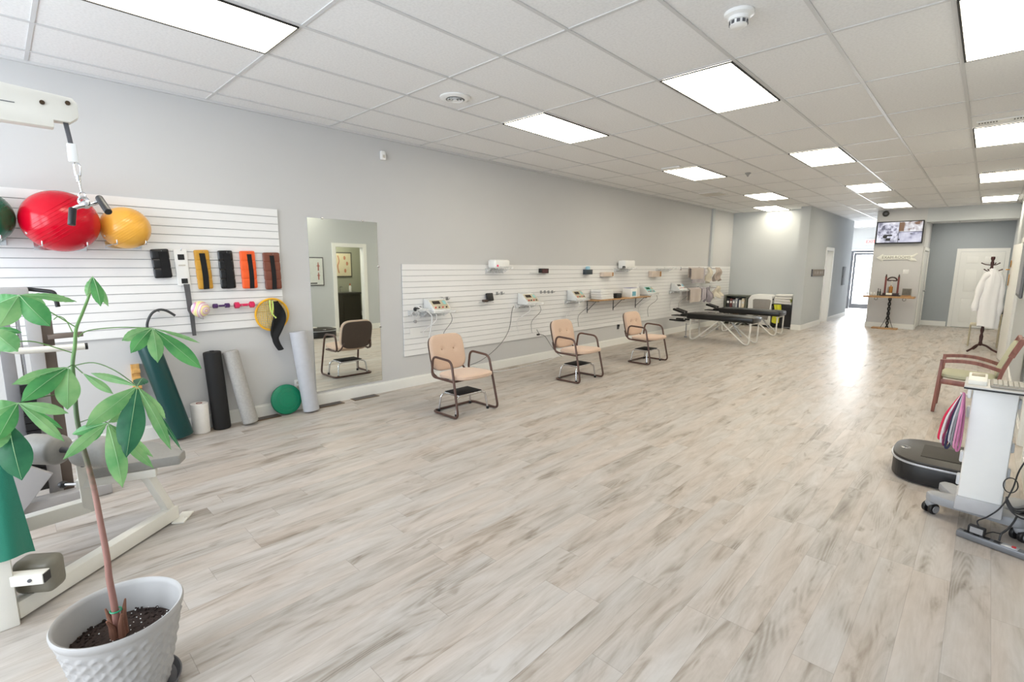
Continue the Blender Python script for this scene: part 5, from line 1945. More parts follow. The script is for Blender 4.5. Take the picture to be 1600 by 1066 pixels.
for k in range(3):
    root = empty('storage_bin', (-5.27 + k * 0.17, 14.6, 0.08), ['grey', 'brown', 'dark'][k] + ' storage bin on the bottom shelf of the low bookcase', 'bin')
    MB().bb(-5.35 + k * 0.175, -5.19 + k * 0.175, 14.5, 14.78, 0.081, 0.36, bev=0.008).build('bin_body', mat('bin_%d' % k, [rgb(130, 130, 130), rgb(104, 84, 66), rgb(56, 54, 52)][k], 0.7), root)
    MB().tube(fillet([(-5.30 + k * 0.175, 14.498, 0.25), (-5.30 + k * 0.175, 14.48, 0.25), (-5.24 + k * 0.175, 14.48, 0.25), (-5.24 + k * 0.175, 14.498, 0.25)], 0.01), 0.004, n=6).build('bin_handle', BLACK, root)

# white laundry hamper with grey front
root = empty('laundry_hamper', (-4.45, 14.55, 0), 'white rounded hamper with a grey front panel in the alcove', 'hamper')
mb = MB()
mb.prism([(-4.76, 0.05), (-4.15, 0.05), (-4.15, 0.84), (-4.22, 0.88), (-4.60, 0.88), (-4.70, 0.84), (-4.76, 0.74)], 0.36, basis((0, 14.80, 0), (1, 0, 0), (0, 0, 1), (0, -1, 0)), bev=0.02)
mb.build('hamper_shell', WHITE, root)
MB().prism([(-4.60, 0.2), (-4.22, 0.2), (-4.17, 0.73), (-4.22, 0.755), (-4.58, 0.755), (-4.63, 0.73)], 0.012, basis((0, 14.442, 0), (1, 0, 0), (0, 0, 1), (0, -1, 0)), bev=0.003).build('front_panel', mat('warm_grey_bag', rgb(150, 146, 142), 0.8), root)
mb = MB()
for x in (-4.78, -4.135):
    mb.cyl((x - 0.008, 14.5, 0.76), (x + 0.008, 14.5, 0.76), 0.022)
mb.build('hinge_knob', DGREY, root)
mb = MB()
for x in (-4.68, -4.24):
    for y in (14.5, 14.75):
        mb.cyl((x, y, 0.001), (x, y, 0.07), 0.02)
mb.build('foot', BLACK, root)
# black cabinet with white cushion and yellow bag
root = empty('black_cabinet', (-3.93, 14.6, 0), 'low black cabinet at the right end of the alcove', 'cabinet')
MB().bb(-4.12, -3.64, 14.44, 14.80, 0.04, 0.60, bev=0.004).build('cabinet_body', BLACK, root)
MB().bb(-4.14, -3.625, 14.42, 14.81, 0.60, 0.635, bev=0.004).build('cabinet_top', BLACK, root)
MB().bb(-3.87, -3.66, 14.432, 14.44, 0.08, 0.57).build('cabinet_door', mat('satin_black', rgb(34, 34, 36), 0.3), root)
MB().bb(-3.80, -3.66, 14.425, 14.44, 0.02, 0.045).build('toe_rail', STEEL, root)
mb = MB()
for x in (-4.08, -3.70):
    for y in (14.48, 14.76):
        mb.bb(x - 0.02, x + 0.02, y - 0.02, y + 0.02, 0.0, 0.04)
mb.build('foot', BLACK, root)
root = empty('bath_towel_pile', (-3.92, 14.6, 0.635), 'thick white towel bundle piled on the black cabinet', 'towel')
mb = MB()
for k in range(4):
    mb.box((-3.905 + 0.012 * k, 14.60, 0.672 + k * 0.066), (0.42, 0.30, 0.062), rot=(0, R(1 - k * 0.6), 0), bev=0.024, seg=3)
mb.build('folded_towel', CRM if False else mat('white_terry', rgb(235, 233, 230), 0.95, bump=0.4, scale=150), root)
mb = MB()
mb.sheet(lambda u, v: (-4.08 + 0.17 * u + 0.02 * math.sin(v * 5), 14.40 + 0.022 * math.sin(u * 10 + v * 3), 0.63 - v * (0.47 + 0.04 * math.sin(u * 3))), 12, 14, 0.02)
tag(mb.build('yellow_bag', mat('lime_yellow_fabric', rgb(214, 214, 60), 0.7, bump=0.3)), 'lime yellow cloth bag hanging on the front of the black cabinet', 'bag')
root = empty('potted_plant', (-3.72, 14.55, 0.635), 'tiny yellow green plant in a white pot on the black cabinet', 'plant')
MB().lathe([(0.022, 0.636), (0.03, 0.69)], (-3.69, 14.46, 0), 16).build('pot', WHITE, root)
mb = MB()
for k in range(14):
    a = k * 0.9
    p0 = Vector((-3.69, 14.46, 0.69))
    tip = p0 + Vector((0.03 * math.cos(a), 0.03 * math.sin(a), 0.06 + 0.07 * ((k * 7) % 5) / 5))
    mb.tube([p0, (p0 + tip) / 2 + Vector((0, 0, 0.015)), tip], 0.003, n=5, rads=[0.003, 0.005, 0.001])
mb.build('foliage', mat('yellow_green_leaf', rgb(150, 160, 50), 0.6), root)

# ================================================================ HALL + PILLAR ITEMS
root = empty('hall_sign', (-3.39, 15.68, 1.38), 'weathered grey brown wooden sign board on the hall partition', 'sign')
MB().bb(-3.399, -3.375, 14.98, 16.30, 1.385, 1.565).build('sign_board', mat('weathered_wood', rgb(128, 118, 108), 0.7, var=0.15, scale=12), root)
MB().bb(-3.399, -3.368, 14.965, 14.98, 1.38, 1.57).build('board_end', DGREY, root)
mb = MB()
for k, y in enumerate([15.2, 15.3, 15.44, 15.53, 15.62, 15.78, 15.87, 15.97, 16.08]):
    mb.bb(-3.375, -3.371, y - 0.018, y + 0.018, 1.44, 1.515)
mb.build('raised_lettering', mat('pale_lettering', rgb(178, 172, 166), 0.6), root)
root = empty('electrical_panel', (-3.39, 19.0, 1.07), 'grey electrical panel door on the hall wall', 'electrical panel')
MB().bb(-3.399, -3.385, 18.78, 19.28, 1.06, 1.65, bev=0.003).build('panel_door', mat('panel_grey', rgb(150, 152, 154), 0.9, spec=0.1), root)
MB().bb(-3.385, -3.378, 18.82, 18.85, 1.3, 1.38).build('latch', DGREY, root)

root = empty('exit_sign', (-3.42, 23.55, 2.5), 'lit red exit sign above the glazed door', 'exit sign')
MB().bb(-3.60, -3.26, 23.52, 23.56, 2.50, 2.72, bev=0.004).build('sign_case', WHITE, root)
text_mesh('sign_letters', 'EXIT', 0.15, mat('exit_red', rgb(240, 40, 40), 0.5, emis=(1, 0.12, 0.1), es=1.2), basis((-3.43, 23.518, 2.61), (1, 0, 0), (0, 0, 1), (0, -1, 0)), root)
MB().bb(-3.55, -3.31, 23.56, 23.60, 2.56, 2.66).build('mounting_plate', WHITE, root)

# television
root = empty('television', (-1.83, 16.62, 2.26), 'wall mounted television showing a four part camera view', 'television')
MB().bb(-2.325, -1.335, 16.60, 16.65, 2.255, 2.835, bev=0.006).build('screen_bezel', BLACK, root)
MB().bb(-2.0, -1.66, 16.65, 16.698, 2.42, 2.66).build('wall_bracket', DGREY, root)


def screen_mat(name, c0, c1, c2, scale):
    m, nt, b = nodes_of(name, 0.3)
    tc = nt.nodes.new('ShaderNodeTexCoord')
    nz = nt.nodes.new('ShaderNodeTexNoise')
    nz.inputs['Scale'].default_value = scale
    nz.inputs['Detail'].default_value = 2
    nt.links.new(tc.outputs['Object'], nz.inputs['Vector'])
    cr = nt.nodes.new('ShaderNodeValToRGB')
    e = cr.color_ramp.elements
    e[0].position = 0.36
    e[0].color = (*c0, 1)
    e[1].position = 0.62
    e[1].color = (*c2, 1)
    k = e.new(0.46)
    k.color = (*c1, 1)
    nt.links.new(nz.outputs['Fac'], cr.inputs[0])
    nt.links.new(cr.outputs[0], b.inputs['Emission Color'])
    b.inputs['Emission Strength'].default_value = 0.85
    b.inputs['Base Color'].default_value = (0.02, 0.02, 0.02, 1)
    return m


MB().bb(-2.30, -1.845, 16.596, 16.60, 2.285, 2.81).build('camera_view', screen_mat('view_grey', rgb(120, 120, 140), rgb(190, 190, 205), rgb(235, 235, 245), 6), root)
MB().lathe([(0.05, 0), (0.19, 0), (0.21, 0.002)], M=basis((-2.07, 16.5955, 2.55), (1, 0, 0), (0, 0, 1), (0, -1, 0)), n=28).build('round_view', screen_mat('view_round', rgb(90, 90, 110), rgb(170, 170, 188), rgb(220, 220, 235), 14), root)
MB().bb(-1.835, -1.36, 16.596, 16.60, 2.56, 2.81).build('camera_view', screen_mat('view_room', rgb(110, 70, 40), rgb(190, 185, 190), rgb(235, 235, 240), 9), root)
MB().bb(-1.835, -1.735, 16.594, 16.597, 2.57, 2.80).build('brown_view', mat('view_brown', rgb(60, 40, 26), 0.4, emis=rgb(120, 86, 60), es=0.6), root)
MB().bb(-1.835, -1.36, 16.596, 16.60, 2.285, 2.55).build('camera_view', screen_mat('view_corridor', rgb(130, 130, 155), rgb(185, 185, 205), rgb(215, 215, 230), 5), root)
mb = MB()
mb.cyl((-2.12, 16.592, 2.44), (-2.12, 16.595, 2.44), 0.05, n=12)
mb.bb(-2.13, -1.97, 16.592, 16.595, 2.45, 2.49)
mb.bb(-2.1, -2.0, 16.592, 16.595, 2.33, 2.40)
mb.cyl((-1.82, 16.592, 2.36), (-1.82, 16.595, 2.36), 0.02, n=12)
mb.bb(-1.60, -1.55, 16.592, 16.595, 2.49, 2.51)
mb.build('dark_shape', BLACK, root)
# speaker on header
root = empty('round_wall_speaker', (-2.17, 16.69, 2.98), 'round dark wall speaker above the television', 'speaker')
Ms = basis((-2.17, 16.70, 3.05), (1, 0, 0), (0, 0, 1), (0, -1, 0))
MB().lathe([(0.075, 0.001), (0.075, 0.02), (0.06, 0.032)], M=Ms, n=28).build('speaker_ring', mat('olive_black', rgb(44, 44, 38), 0.5), root)
MB().lathe([(0.058, 0.024), (0.02, 0.036)], M=Ms, n=24).build('speaker_cone', DGREY, root)
# arrow sign
root = empty('arrow_sign', (-1.83, 16.68, 1.78), 'white wooden arrow sign pointing left under the television', 'sign')
pts = [(-2.265, 1.888), (-2.13, 1.985), (-2.13, 1.945), (-1.50, 1.945), (-1.42, 2.0), (-1.39, 1.985), (-1.46, 1.925), (-1.455, 1.905), (-1.52, 1.895), (-1.455, 1.87), (-1.40, 1.80), (-1.53, 1.795), (-1.58, 1.84), (-2.11, 1.835), (-2.12, 1.785)]
MB().prism(pts, 0.022, basis((0, 16.698, 0), (1, 0, 0), (0, 0, 1), (0, -1, 0)), bev=0.003).build('arrow_board', mat('chalk_white_wood', rgb(232, 232, 224), 0.7), root)
text_mesh('sign_letters', 'EXAM ROOMS', 0.095, mat('grey_sign_paint', rgb(118, 118, 112), 0.7), basis((-1.84, 16.676, 1.893), (1, 0, 0), (0, 0, 1), (0, -1, 0)), root, 0.001)
# light switch
root = empty('light_switch', (-1.60, 16.69, 1.47), 'double white light switch plate on the pillar above the trophy table', 'light switch')
MB().box((-1.60, 16.697, 1.52), (0.12, 0.006, 0.115), bev=0.002).build('cover_plate', WHITE, root)
MB().box((-1.63, 16.692, 1.52), (0.03, 0.006, 0.06), bev=0.002).box((-1.575, 16.692, 1.52), (0.03, 0.006, 0.06), bev=0.002).build('rocker', WHITE, root)

# narrow live edge table on iron post
root = empty('live_edge_console', (-1.84, 16.4, 0), 'narrow live edge wood console on a twisted black iron post', 'console table')
mb = MB()
top = []
rs = random.Random(5)
for k in range(19):
    x = -2.40 + 1.08 * k / 18
    top.append((x, 16.22 + 0.02 * math.sin(k * 0.9) + rs.uniform(-.006, .006)))
for k in range(18, -1, -1):
    x = -2.40 + 1.08 * k / 18
    top.append((x, 16.60 + 0.015 * math.sin(k * 0.7)))
mb.prism(top, 0.045, Matrix.Translation((0, 0, 0.835)))
mb.build('table_top', OAK, root)
mb = MB()
for ph in (0, PI):
    mb.tube([(-1.83 + 0.022 * math.cos(ph + t * 0.5), 16.4 + 0.022 * math.sin(ph + t * 0.5), 0.03 + t * 0.0202) for t in range(41)], 0.016, n=8)
mb.build('iron_post', mat('black_iron', rgb(34, 32, 32), 0.5, 0.5), root)
mb = MB()
for s in (-1, 1):
    mb.tube(smooth_path([(-1.83, 16.4, 0.42), (-1.83 + 0.06 * s, 16.38, 0.22), (-1.83 + 0.13 * s, 16.36, 0.035)]), 0.006)
    mb.tube([(-1.83 + 0.3 * s + 0.035 * math.cos(t * PI / 8), 16.36, 0.80 + 0.035 * math.sin(t * PI / 8)) for t in range(-8, 9)], 0.006)
mb.build('iron_scroll', mat('black_iron', rgb(34, 32, 32)), root)
mb = MB()
mb.prism([(-2.15 + 0.55 * k / 10, 16.26 + 0.03 * math.sin(k)) for k in range(11)] + [(-1.60 - 0.55 * k / 10, 16.56 + 0.02 * math.sin(k * 1.3)) for k in range(11)], 0.032, Matrix.Translation((0, 0, 0.001)))
mb.build('table_foot', OAK, root)
ZT = 0.881
# trophy like display
root = empty('trophy', (-1.83, 16.40, ZT), 'tall reddish wood column trophy with dark arch on the console', 'trophy')
RB = mat('red_brown_lacquer', rgb(120, 58, 52), 0.3)
MB().box((-1.83, 16.40, ZT + 0.012), (0.42, 0.16, 0.022), bev=0.004).box((-1.83, 16.40, ZT + 0.05), (0.34, 0.13, 0.055), bev=0.006).build('trophy_base', mat('espresso_wood', rgb(44, 24, 24), 0.4), root)
for s in (-1, 1):
    MB().cyl((-1.83 + 0.135 * s, 16.40, ZT + 0.075), (-1.83 + 0.135 * s, 16.40, ZT + 0.50), 0.022).build('column', RB, root)
    MB().lathe([(0.02, 0), (0.026, 0.01), (0.012, 0.025), (0.018, 0.045), (0.004, 0.07)], (-1.83 + 0.135 * s, 16.40, ZT + 0.50), 12).build('finial', mat('espresso_wood', rgb(44, 24, 24)), root)
mb = MB()
mb.tube([(-1.83 + 0.10 * math.cos(t * PI / 14), 16.40, ZT + 0.405 + 0.085 * math.sin(t * PI / 14)) for t in range(15)], 0.018, n=8)
mb.tube([(-1.83 - 0.1, 16.40, ZT + 0.405), (-1.83 + 0.1, 16.40, ZT + 0.405)], 0.016, n=8)
mb.build('arch', mat('espresso_wood', rgb(44, 24, 24)), root)
MB().sphere((-1.83, 16.40, ZT + 0.375), 0.026, n=14).cyl((-1.83, 16.40, ZT + 0.27), (-1.83, 16.40, ZT + 0.36), 0.008).build('clear_ornament', mat('pale_crystal', rgb(220, 218, 210), 0.15), root)
MB().cyl((-1.84, 16.40, ZT + 0.077), (-1.84, 16.40, ZT + 0.25), 0.042, n=24, bev=0.01).cyl((-1.84, 16.40, ZT + 0.25), (-1.84, 16.40, ZT + 0.29), 0.012).build('amber_bottle', mat('amber_glass', rgb(168, 112, 44), 0.15), root)
MB().box((-1.89, 16.352, ZT + 0.16), (0.012, 0.01, 0.16)).build('bottle_strip', BLACK, root)
MB().box((-1.86, 16.325, ZT + 0.055), (0.13, 0.006, 0.055), bev=0.001).build('name_plate', mat('cream_plate', rgb(238, 234, 220), 0.5), root)
root = empty('framed_photo', (-1.50, 16.40, ZT), 'small grey framed picture block at the right end of the console', 'picture frame')
MB().box((-1.50, 16.40, ZT + 0.12), (0.19, 0.025, 0.17), rot=(R(-6), 0, 0), bev=0.003).build('frame', mat('grey_frame', rgb(120, 118, 110), 0.5), root)
MB().box((-1.50, 16.384, ZT + 0.12), (0.16, 0.006, 0.14), rot=(R(-6), 0, 0)).build('picture', mat('mottled_photo', rgb(96, 92, 84), 0.6, var=0.35, scale=30), root)
MB().box((-1.50, 16.40, ZT + 0.016), (0.20, 0.06, 0.03), bev=0.003).build('stand', OAK, root)
for k, x in enumerate((-2.105, -2.06)):
    root = empty('ink_bottle', (x, 16.40, ZT), ['left', 'right'][k] + ' one of the two slim dark bottles on the console beside the trophy', 'bottle', 'slim dark bottles on the console')
    MB().lathe([(0.017, ZT), (0.018, ZT + 0.1), (0.008, ZT + 0.13), (0.008, ZT + 0.18 - 0.02 * k)], (x, 16.40, 0), 14).build('bottle_body', mat('green_black_glass', rgb(34, 44, 34), 0.2), root)
    MB().cyl((x, 16.40, ZT + 0.175 - 0.02 * k), (x, 16.40, ZT + 0.195 - 0.02 * k), 0.010, n=12).build('cap', BLACK, root)
for k, x in enumerate((-2.34, -2.27, -2.20)):
    root = empty('glass_tumbler', (x, 16.42, ZT), ['leftmost', 'middle', 'rightmost'][k] + ' of the three small clear glass cups on the console', 'glass', 'clear glasses on the console')
    MB().lathe([(0.020, ZT), (0.024, ZT + 0.09), (0.021, ZT + 0.09), (0.018, ZT + 0.008)], (x, 16.42, 0), 16).build('cup', mat('thin_glass', (0.92, 0.96, 0.96), 0.05, alpha=0.35), root)
    MB().lathe([(0.017, ZT + 0.009), (0.019, ZT + 0.045)], (x, 16.42, 0), 14).build('candle_fill', mat('pale_wax', rgb(225, 232, 230), 0.5), root)

# ================================================================ COAT RACK, LAB COAT, CHAIRS, RIGHT SIDE
CX, CY = 0.02, 13.25
root = empty('coat_rack', (CX, CY, 0), 'dark mahogany coat stand with curved tripod feet, holding a white coat', 'coat rack')
mb = MB()
prof = [(0.020, 0.12), (0.034, 0.16), (0.024, 0.2), (0.03, 0.3), (0.018, 0.36), (0.03, 0.42), (0.02, 0.5), (0.02, 1.4), (0.03, 1.46), (0.02, 1.52), (0.03, 1.60), (0.02, 1.66), (0.028, 1.72), (0.018, 1.76), (0.032, 1.80), (0.03, 1.84), (0.006, 1.85)]
mb.lathe(prof, (CX, CY, 0), 18)
mb.build('post', DARKW, root)
for k in range(3):
    a = R(-20 + 120 * k) + R(10)
    c_, s_n = math.cos(a), math.sin(a)
    m_ = MB()
    m_.tube(smooth_path([(CX + 0.01 * c_, CY + 0.01 * s_n, 0.15), (CX + 0.09 * c_, CY + 0.09 * s_n, 0.125), (CX + 0.18 * c_, CY + 0.18 * s_n, 0.06), (CX + 0.27 * c_, CY + 0.27 * s_n, 0.014)]), 0.018, n=8, rads=None)
    m_.build('leg', DARKW, root)
for k in range(6):
    a = R(60 * k + 12)
    zz = 1.68 if k % 2 else 1.56
    c_, s_n = math.cos(a), math.sin(a)
    m_ = MB()
    m_.tube(smooth_path([(CX, CY, zz), (CX + 0.09 * c_, CY + 0.09 * s_n, zz + 0.012), (CX + 0.15 * c_, CY + 0.15 * s_n, zz + 0.04)]), 0.009, n=8)
    m_.sphere((CX + 0.15 * c_, CY + 0.15 * s_n, zz + 0.04), 0.012, n=10)
    m_.build('coat_peg', DARKW, root)
# lab coat: lofted body + sleeves
LAB = mat('white_cotton', rgb(240, 240, 242), 0.9, var=0.01, bump=0.1, scale=60)
coat = empty('lab_coat', (CX + 0.03, CY - 0.06, 0.5), 'long white lab coat hanging on the dark coat stand', 'coat')
mb = MB()
bm = mb.bm
rings = []
prof = [(1.62, 0.02, 0.03, 0.035), (1.585, 0.025, 0.06, 0.05), (1.52, 0.035, 0.105, 0.075), (1.45, 0.04, 0.135, 0.085), (1.30, 0.04, 0.15, 0.09), (1.10, 0.035, 0.15, 0.085), (0.85, 0.04, 0.155, 0.085), (0.65, 0.05, 0.155, 0.09), (0.50, 0.055, 0.145, 0.09)]
for i, (z, cx_, rx, ry) in enumerate(prof):
    ring = []
    for k in range(56):
        a = 2 * PI * k / 56
        f = 1 + 0.07 * math.sin(a * 7 + i * 0.35) * min(1, i / 3) + 0.03 * math.sin(a * 3 + 1)
        ring.append(bm.verts.new((CX + cx_ + rx * f * math.cos(a), CY - 0.06 + ry * f * math.sin(a), z + 0.02 * math.sin(a * 2) * (i / 8))))
    rings.append(ring)
for A, B in zip(rings, rings[1:]):
    for k in range(56):
        bm.faces.new((A[k], B[k], B[(k + 1) % 56], A[(k + 1) % 56]))
bm.faces.new(rings[0])
mb.build('coat_body', LAB, coat)
for s, pts in ((-1, [(-0.02, 1.52), (-0.095, 1.40), (-0.13, 1.15), (-0.155, 0.90), (-0.15, 0.80)]), (1, [(0.09, 1.52), (0.155, 1.40), (0.18, 1.15), (0.185, 0.90), (0.18, 0.72)])):
    m_ = MB()
    P = smooth_path([(CX + x, CY - 0.10 if s < 0 else CY - 0.05, z) for x, z in pts], 5)
    m_.tube(P, 0.05, n=16, rads=[0.05 + 0.008 * math.sin(i * 0.9) for i in range(len(P))])
    m_.build('sleeve', LAB, coat)
mb = MB()
mb.prism([(-0.01, 1.60), (0.03, 1.61), (0.03, 1.2), (0.0, 1.38)], 0.008, basis((CX + 0.03, CY - 0.165, 0), (1, 0, 0), (0, 0, 1), (0, -1, 0)))
mb.build('lapel', LAB, coat)

# metal leg chair behind the coat rack
root = empty('visitor_chair', (0.06, 14.3, 0), 'small chair with pale metal legs and black back behind the coat stand', 'chair')
PM = mat('champagne_metal', rgb(196, 186, 160), 0.35, 0.5)
for x in (-0.17, 0.27):
    for y in (14.08, 14.5):
        m_ = MB()
        m_.cyl((x, y, 0.001), (x, y, 0.44 if x < 0 else 0.70), 0.013)
        m_.build('leg', PM, root)
MB().box((0.05, 14.29, 0.45), (0.46, 0.46, 0.03), bev=0.01).build('seat', mat('pale_seat', rgb(190, 182, 160), 0.7), root)
MB().box((0.285, 14.29, 0.70), (0.03, 0.42, 0.26), rot=(0, R(14), 0), bev=0.012).build('backrest', BLACK, root)

# wood armchair with sage cushion, faces -x
root = empty('wooden_armchair', (0.02, 7.5, 0), 'cherry wood armchair with pale green cushion against the right wall', 'chair')
SG = mat('sage_fabric', rgb(186, 186, 160), 0.85, bump=0.2, scale=150)
for y in (7.27, 7.75):
    m_ = MB()
    m_.beam((-0.30, y, 0.0), (-0.275, y, 0.595), 0.032, 0.05, bev=0.005)
    m_.build('front_leg', CHERRY, root)
    m_ = MB()
    P = smooth_path([(-0.29, y, 0.585), (-0.12, y, 0.605), (0.03, y, 0.595), (0.20, y, 0.545)], 5)
    for a, b2 in zip(P, P[1:]):
        m_.beam(a, b2 + (b2 - a) * 0.12, 0.04, 0.036, bev=0)
    m_.build('armrest', CHERRY, root)
    m_ = MB()
    P = smooth_path([(0.24, y, 0.0), (0.20, y, 0.28), (0.20, y, 0.48), (0.26, y, 0.70), (0.325, y, 0.88)], 5)
    for a, b2 in zip(P, P[1:]):
        m_.beam(a, b2 + (b2 - a) * 0.12, 0.032, 0.05, bev=0)
    m_.build('back_post', CHERRY, root)
mb = MB()
for y in (7.27, 7.75):
    mb.beam((-0.28, y, 0.36), (0.20, y, 0.34), 0.026, 0.055)
mb.beam((-0.275, 7.28, 0.36), (-0.275, 7.74, 0.36), 0.026, 0.055)
mb.beam((0.20, 7.28, 0.34), (0.20, 7.74, 0.34), 0.026, 0.055)
mb.beam((0.318, 7.26, 0.865), (0.318, 7.76, 0.865), 0.03, 0.06)
mb.build('seat_rail', CHERRY, root)
MB().pillow(0.47, 0.44, 0.075, Matrix.Translation((-0.04, 7.51, 0.415)) @ Matrix.Rotation(R(2), 4, 'Y'), ex=6, p=6).build('seat_cushion', SG, root)
MB().pillow(0.40, 0.43, 0.055, Matrix.Translation((0.235, 7.51, 0.655)) @ Matrix.Rotation(R(-72), 4, 'Y'), ex=6, p=6).build('back_cushion', SG, root)

# wall-mounted grey rounded panel on right wall
root = empty('wall_display_board', (0.34, 10.4, 1.2), 'grey rounded display board on the right wall seen edge on', 'board')
MB().box((0.350, 10.55, 1.74), (0.036, 1.2, 1.08), bev=0.015, seg=3).build('board_frame', mat('slate_frame', rgb(112, 114, 120), 0.4), root)
MB().box((0.331, 10.55, 1.74), (0.004, 1.1, 0.98)).build('board_face', mat('slate_face', rgb(140, 142, 150), 0.3), root)

# vibration plate
root = empty('vibration_plate', (-0.15, 4.95, 0), 'low black vibration platform with silver rim on the floor', 'exercise platform')
def plate_outline(sc=1.0):
    pts = []
    for t in range(48):
        a = 2 * PI * t / 48
        e = 3.4
        cx_, sy_ = math.cos(a), math.sin(a)
        x = abs(cx_) ** (2 / e) * (1 if cx_ > 0 else -1) * 0.30 * sc
        y = abs(sy_) ** (2 / e) * (1 if sy_ > 0 else -1) * 0.335 * sc
        if x < 0:
            x -= 0.03 * (1 - (abs(y) / 0.34) ** 2) * sc - 0.0
        pts.append((x, y))
    return pts
VC = (-0.085, 4.97)
MB().prism(plate_outline(0.97), 0.135, Matrix.Translation((*VC, 0.012)), bev=0.006).build('plate_body', BLACK, root)
MB().prism(plate_outline(1.01), 0.014, Matrix.Translation((*VC, 0.148)), bev=0.003).build('silver_rim', mat('silver_plastic', rgb(190, 192, 196), 0.3, 0.4), root)
MB().prism(plate_outline(0.985), 0.022, Matrix.Translation((*VC, 0.162)), bev=0.006).build('top_deck', mat('ribbed_black_rubber', rgb(44, 40, 36), 0.45, bump=0.3, scale=80), root)
MB().box((-0.10, 4.97, 0.186), (0.26, 0.34, 0.006), bev=0.002).build('tread_mat', mat('charcoal_tread', rgb(58, 54, 48), 0.7, bump=0.4, scale=200), root)
mb = MB()
mb.lathe([(0.035, 0.184), (0.03, 0.19), (0.018, 0.19), (0.016, 0.186)], (-0.335, 4.97, 0), 24, cap=False)
mb.build('ring_badge', CHROME, root)
MB().box((0.06, 4.90, 0.196), (0.10, 0.13, 0.02), bev=0.003).build('control_box', CREAM, root)
mb = MB()
for x in (-0.28, 0.12):
    for y in (4.74, 5.2):
        mb.cyl((x, y, 0.0005), (x, y, 0.014), 0.025)
mb.build('rubber_foot', BLACK, root)

# rolling workstation cart
root = empty('rolling_cart', (0.10, 4.15, 0), 'tall white rolling workstation column on grey casters at the right edge', 'cart')
GB = mat('cool_grey_plastic', rgb(152, 154, 158), 0.45)
mb = MB()
mb.box((0.105, 4.13, 0.55), (0.20, 0.20, 0.70), bev=0.012)
mb.build('column', WHITE, root)
mb = MB()
mb.box((0.105, 4.125, 0.17), (0.215, 0.22, 0.09), bev=0.008)
mb.build('column_base', mat('light_grey_plastic', rgb(186, 186, 188), 0.45), root)
feet = [(-0.115, 4.17), (0.30, 4.10), (-0.05, 4.42), (0.30, 4.42)]
for (fx, fy) in feet:
    m_ = MB()
    v = Vector((fx - 0.105, fy - 4.17, 0))
    n2 = Vector((-v.y, v.x, 0)).normalized()
    c = Vector((0.105, 4.17, 0))
    poly = [c + n2 * 0.09, c - n2 * 0.09, c + v * 0.75 - n2 * 0.065, c + v * 1.05 - n2 * 0.045, c + v * 1.15, c + v * 1.05 + n2 * 0.045, c + v * 0.75 + n2 * 0.065]
    m_.prism([(p.x, p.y) for p in poly], 0.06, Matrix.Translation((0, 0, 0.085)), bev=0.014)
    ft = m_.build('base_foot', GB, root)
    m_ = MB()
    for s in (-0.021, 0.021):
        q = Vector((fx, fy, 0.038)) + Vector((0.8, -0.6, 0)) * s
        m_.cyl(q - Vector((0.8, -0.6, 0)) * 0.012, q + Vector((0.8, -0.6, 0)) * 0.012, 0.037, n=24, bev=0.006)
    cst = m_.build('caster', BLACK, ft)
    m_ = MB()
    for s in (-0.036, 0.036):
        q = Vector((fx, fy, 0.038)) + Vector((0.8, -0.6, 0)) * s
        m_.cyl(q, q + Vector((0.8, -0.6, 0)) * (0.004 if s > 0 else -0.004), 0.024, n=20)
    m_.sphere((fx, fy, 0.07), 0.032, n=14)
    m_.build('caster_hub', GB, cst)
mb = MB()
for z in (0.74, 0.45, 0.30):
    mb.box((0.0, 4.10, z), (0.022, 0.05, 0.07), bev=0.009)
for z in (0.83, 0.56, 0.40):
    mb.box((0.21, 4.10, z), (0.022, 0.05, 0.06), bev=0.009)
mb.build('cable_clip', mat('translucent_clip', rgb(205, 208, 212), 0.3), root)
MB().box((0.165, 4.06, 0.925), (0.40, 0.34, 0.022), bev=0.006).build('tray', mat('silver_tray', rgb(196, 194, 190), 0.35), root)
MB().box((0.165, 3.893, 0.922), (0.40, 0.008, 0.010)).build('tray_edge', BLACK, root)
kb = empty('keyboard', (0.20, 4.02, 0.936), 'light grey keyboard lying on the white rolling cart', 'keyboard')
MB().box((0.215, 4.03, 0.944), (0.28, 0.22, 0.014), bev=0.004).build('keyboard_body', mat('greige_plastic', rgb(150, 144, 134), 0.5), kb)
mb = MB()
for r in range(6):
    for c in range(12):
        mb.box((0.095 + c * 0.0218, 3.955 + r * 0.031, 0.954), (0.018, 0.026, 0.008), bev=0.002, seg=1)
mb.build('key', mat('pale_key', rgb(178, 174, 164), 0.5), kb)['kind'] = 'stuff'
rt = empty('desk_calculator', (0.02, 4.05, 0.936), 'cream calculator at the left end of the cart tray', 'calculator')
MB().box((0.02, 4.06, 0.953), (0.085, 0.20, 0.034), rot=(R(5), 0, 0), bev=0.006).build('case', CREAM, rt)
MB().box((0.02, 4.10, 0.975), (0.06, 0.06, 0.004), rot=(R(5), 0, 0), bev=0.001).build('display', mat('taupe_display', rgb(150, 140, 115), 0.4), rt)
tag(MB().sphere((0.38 - 0.035, 3.99, 0.965), 0.026, (1, 1.5, 0.8), n=16).build('mouse', DGREY), 'dark computer mouse at the right end of the cart tray', 'mouse')

